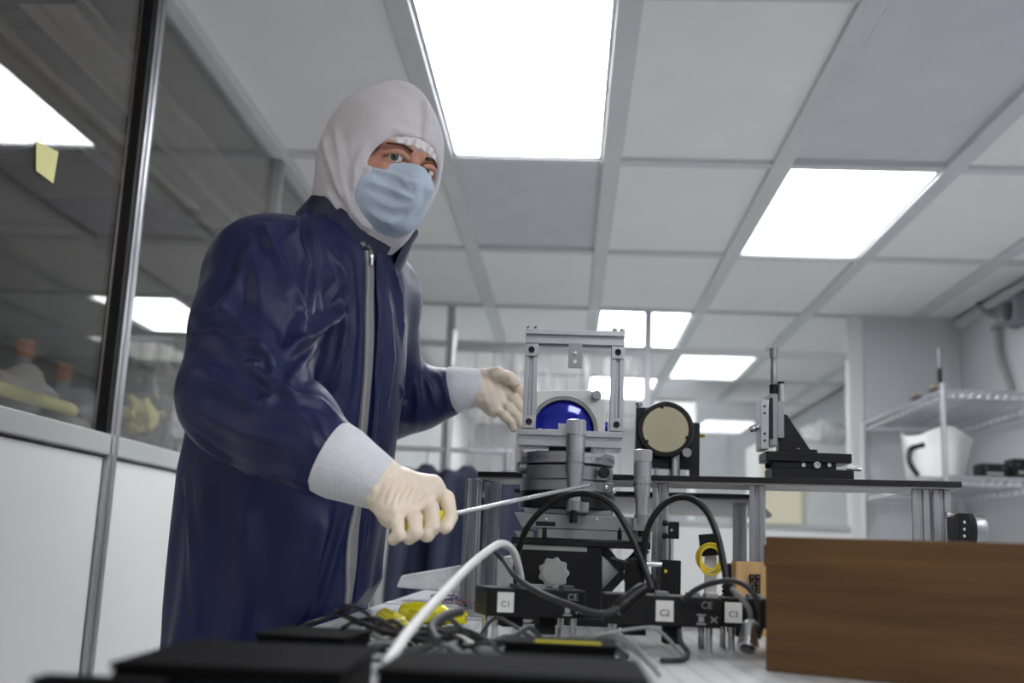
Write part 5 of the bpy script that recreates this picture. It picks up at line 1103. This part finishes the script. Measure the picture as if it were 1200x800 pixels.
# socket box and conduit on the right wall
jp = atX(1192, 365, XR-.03); jb_ = thing('wall_socket', 'grey wall socket box high on the right wall', 'socket', (XR, jp[1], jp[2]))
MB().cbox((-.035, 0, 0), (.07, .16, .13)).build('box_body', 'bin_grey', jb_, .008); MB().lathe((-.06, 0, 0), (-.1, 0, 0), [(0, .045), (.02, .045), (.025, .038)], 20).build('socket_ring', 'dark_grey', jb_); MB().lathe((-.04, .08, 0), (-.04, .2, 0), [(0, .03), (.05, .028), (.07, .018), (.10, .016)], 16).build('gland', 'grey_plastic', jb_)
p0 = np.array([XR-.04, jp[1]+.17, jp[2]]); pts = [p0, p0+np.array([0, .1, -.03]), atX(1168, 385, XR-.03), atX(1172, 420, XR-.03), atX(1182, 450, XR-.03), atX(1185, 480, XR-.03)]
o = MB().tube(pts, .018, 10).build('conduit', 'grey_plastic'); tag(o, 'grey conduit hanging down the right wall from the socket', 'conduit')
pts = [atX(1172, 372, XR-.03), atX(1160, 368, XR-.03), atX(1148, 358, XR-.03), atX(1145, 347, XR-.03)]; o = MB().tube(pts, .016, 10).build('conduit', 'grey_plastic'); tag(o, 'short bent grey conduit rising from the wall socket to the ceiling', 'conduit')

# ---- outside the left glass
for i, (px_, py_) in enumerate(((60, 118), (165, 118))):
    A = atZ(px_, py_, 3.05); x = A[0]
    for k in range(2):
        y0 = .6+k*3.1; f = thing('tube_light', ['unlit fluorescent batten outside the glass, nearer the glass, front half', 'unlit fluorescent batten outside the glass, nearer the glass, rear half', 'unlit fluorescent batten outside the glass, farther from the glass, front half', 'unlit fluorescent batten outside the glass, farther from the glass, rear half'][(1-i)*2+k], 'tube light', (x, y0+1.5, 3.09), group='unlit battens outside')
        MB().box((-.14, -1.45, -.02), (.14, 1.45, 0)).build('tray', 'tube_white', f, .004)
        for s_ in (-.08, .08): MB().cyl((s_, -1.4, -.05), (s_, 1.4, -.05), .030, 12).build('tube', 'tube_white', f)
        for s_ in (-1.43, 1.43): MB().box((-.15, s_-.03, -.09), (.15, s_+.03, 0)).build('end_bracket', 'dark_beam', f, .004)
bench = thing('outside_bench', 'dark bench outside the left glass carrying bins and bags', 'bench', (-1.75, 3.3, 0))
BZ = 1.28
MB().box((-2.3, .6, BZ-.04), (-1.20, 6.0, BZ)).build('bench_top', 'dark_beam', bench, .004, world=True)
for y in (.8, 3.2, 5.8):
    for x in (-2.2, -1.3): MB().box((x-.03, y-.03, 0), (x+.03, y+.03, BZ-.04)).build('bench_leg', 'dark_beam', bench, world=True)
# clear-fronted drawer bins
p = atX(182, 500, -1.45); dr = thing('drawer_bins', 'grey bin cabinet with clear drawers behind the right glass pane', 'bin cabinet', (-1.5, p[1]+.1, BZ))
W = .46; H = .20
MB().box((-.15, -W/2, 0), (.12, W/2, H)).build('cabinet', 'bin_grey', dr, .004)
for i in range(3):
    for j in range(2):
        d_ = MB().box((.121, -W/2+.01+i*W/3, .012+j*H/2), (.14, -W/2+W/3-.005+i*W/3, H/2-.01+j*H/2)).build('drawer', 'bag_clear', dr, .002); MB().box((.14, -W/2+.04+i*W/3, .05+j*H/2), (.15, -W/2+.08+i*W/3, .065+j*H/2)).build('drawer_pull', 'bin_grey', d_)
p = atX(182, 455, -1.5); blob('plastic_bag', 'crumpled clear plastic bag on the grey bin cabinet', 'bag', (-1.48, p[1], BZ+H+.07), (.16, .24, .12), 'bag_clear', 5, .5, BZ+H+.001)
blob('yellow_pouch', 'yellow pouch beside the crumpled clear bag behind the glass', 'pouch', (-1.40, p[1]-.36, BZ+.10), (.10, .10, .12), 'pale_yellow', 8, .3, BZ+.001)
for i, (px_, py_, lab, m_) in enumerate(((30, 410, 'orange capped bottle left on the bench outside', 'orange_plastic'), (75, 438, 'orange capped bottle right on the bench outside', 'orange_plastic'))):
    p = atX(px_, py_, -1.9); z_ = p[2]-BZ-.02; b_ = thing('bottle', lab, 'bottle', (-1.9, p[1], BZ)); MB().lathe((0, 0, 0), (0, 0, 1), [(0, .06), (z_*.7, .06), (z_-.02, .025), (z_, .025)], 18).build('bottle_body', 'bin_grey', b_); MB().lathe((0, 0, z_-.01), (0, 0, 1), [(0, .032), (.06, .032), (.066, .026)], 16).build('cap', m_, b_)
for i, (px_, lab, m_) in enumerate(((15, 'grey crumpled sack outside the glass, at the left edge', 'grey_plastic'), (85, 'grey crumpled sack outside the glass beside the post', 'bin_grey'))):
    p = atX(px_, 460, -1.6); blob('grey_sack', lab, 'sack', (-1.6, p[1], BZ+.08), (.18, .30, .14), m_, 11+i, .3, BZ+.001)
hz = [atX(a_, b_, -1.26) for a_, b_ in ((-40, 452), (0, 470), (40, 482), (80, 497))]
for q in hz: q[2] = BZ+.0225
o = MB().tube(hz, .022, 12).build('hose', 'pale_yellow'); off = Vector(hz[1]); o.data.transform(Matrix.Translation(-off)); o.location = off; tag(o, 'pale yellow hose lying along the sill outside the left glass', 'hose')
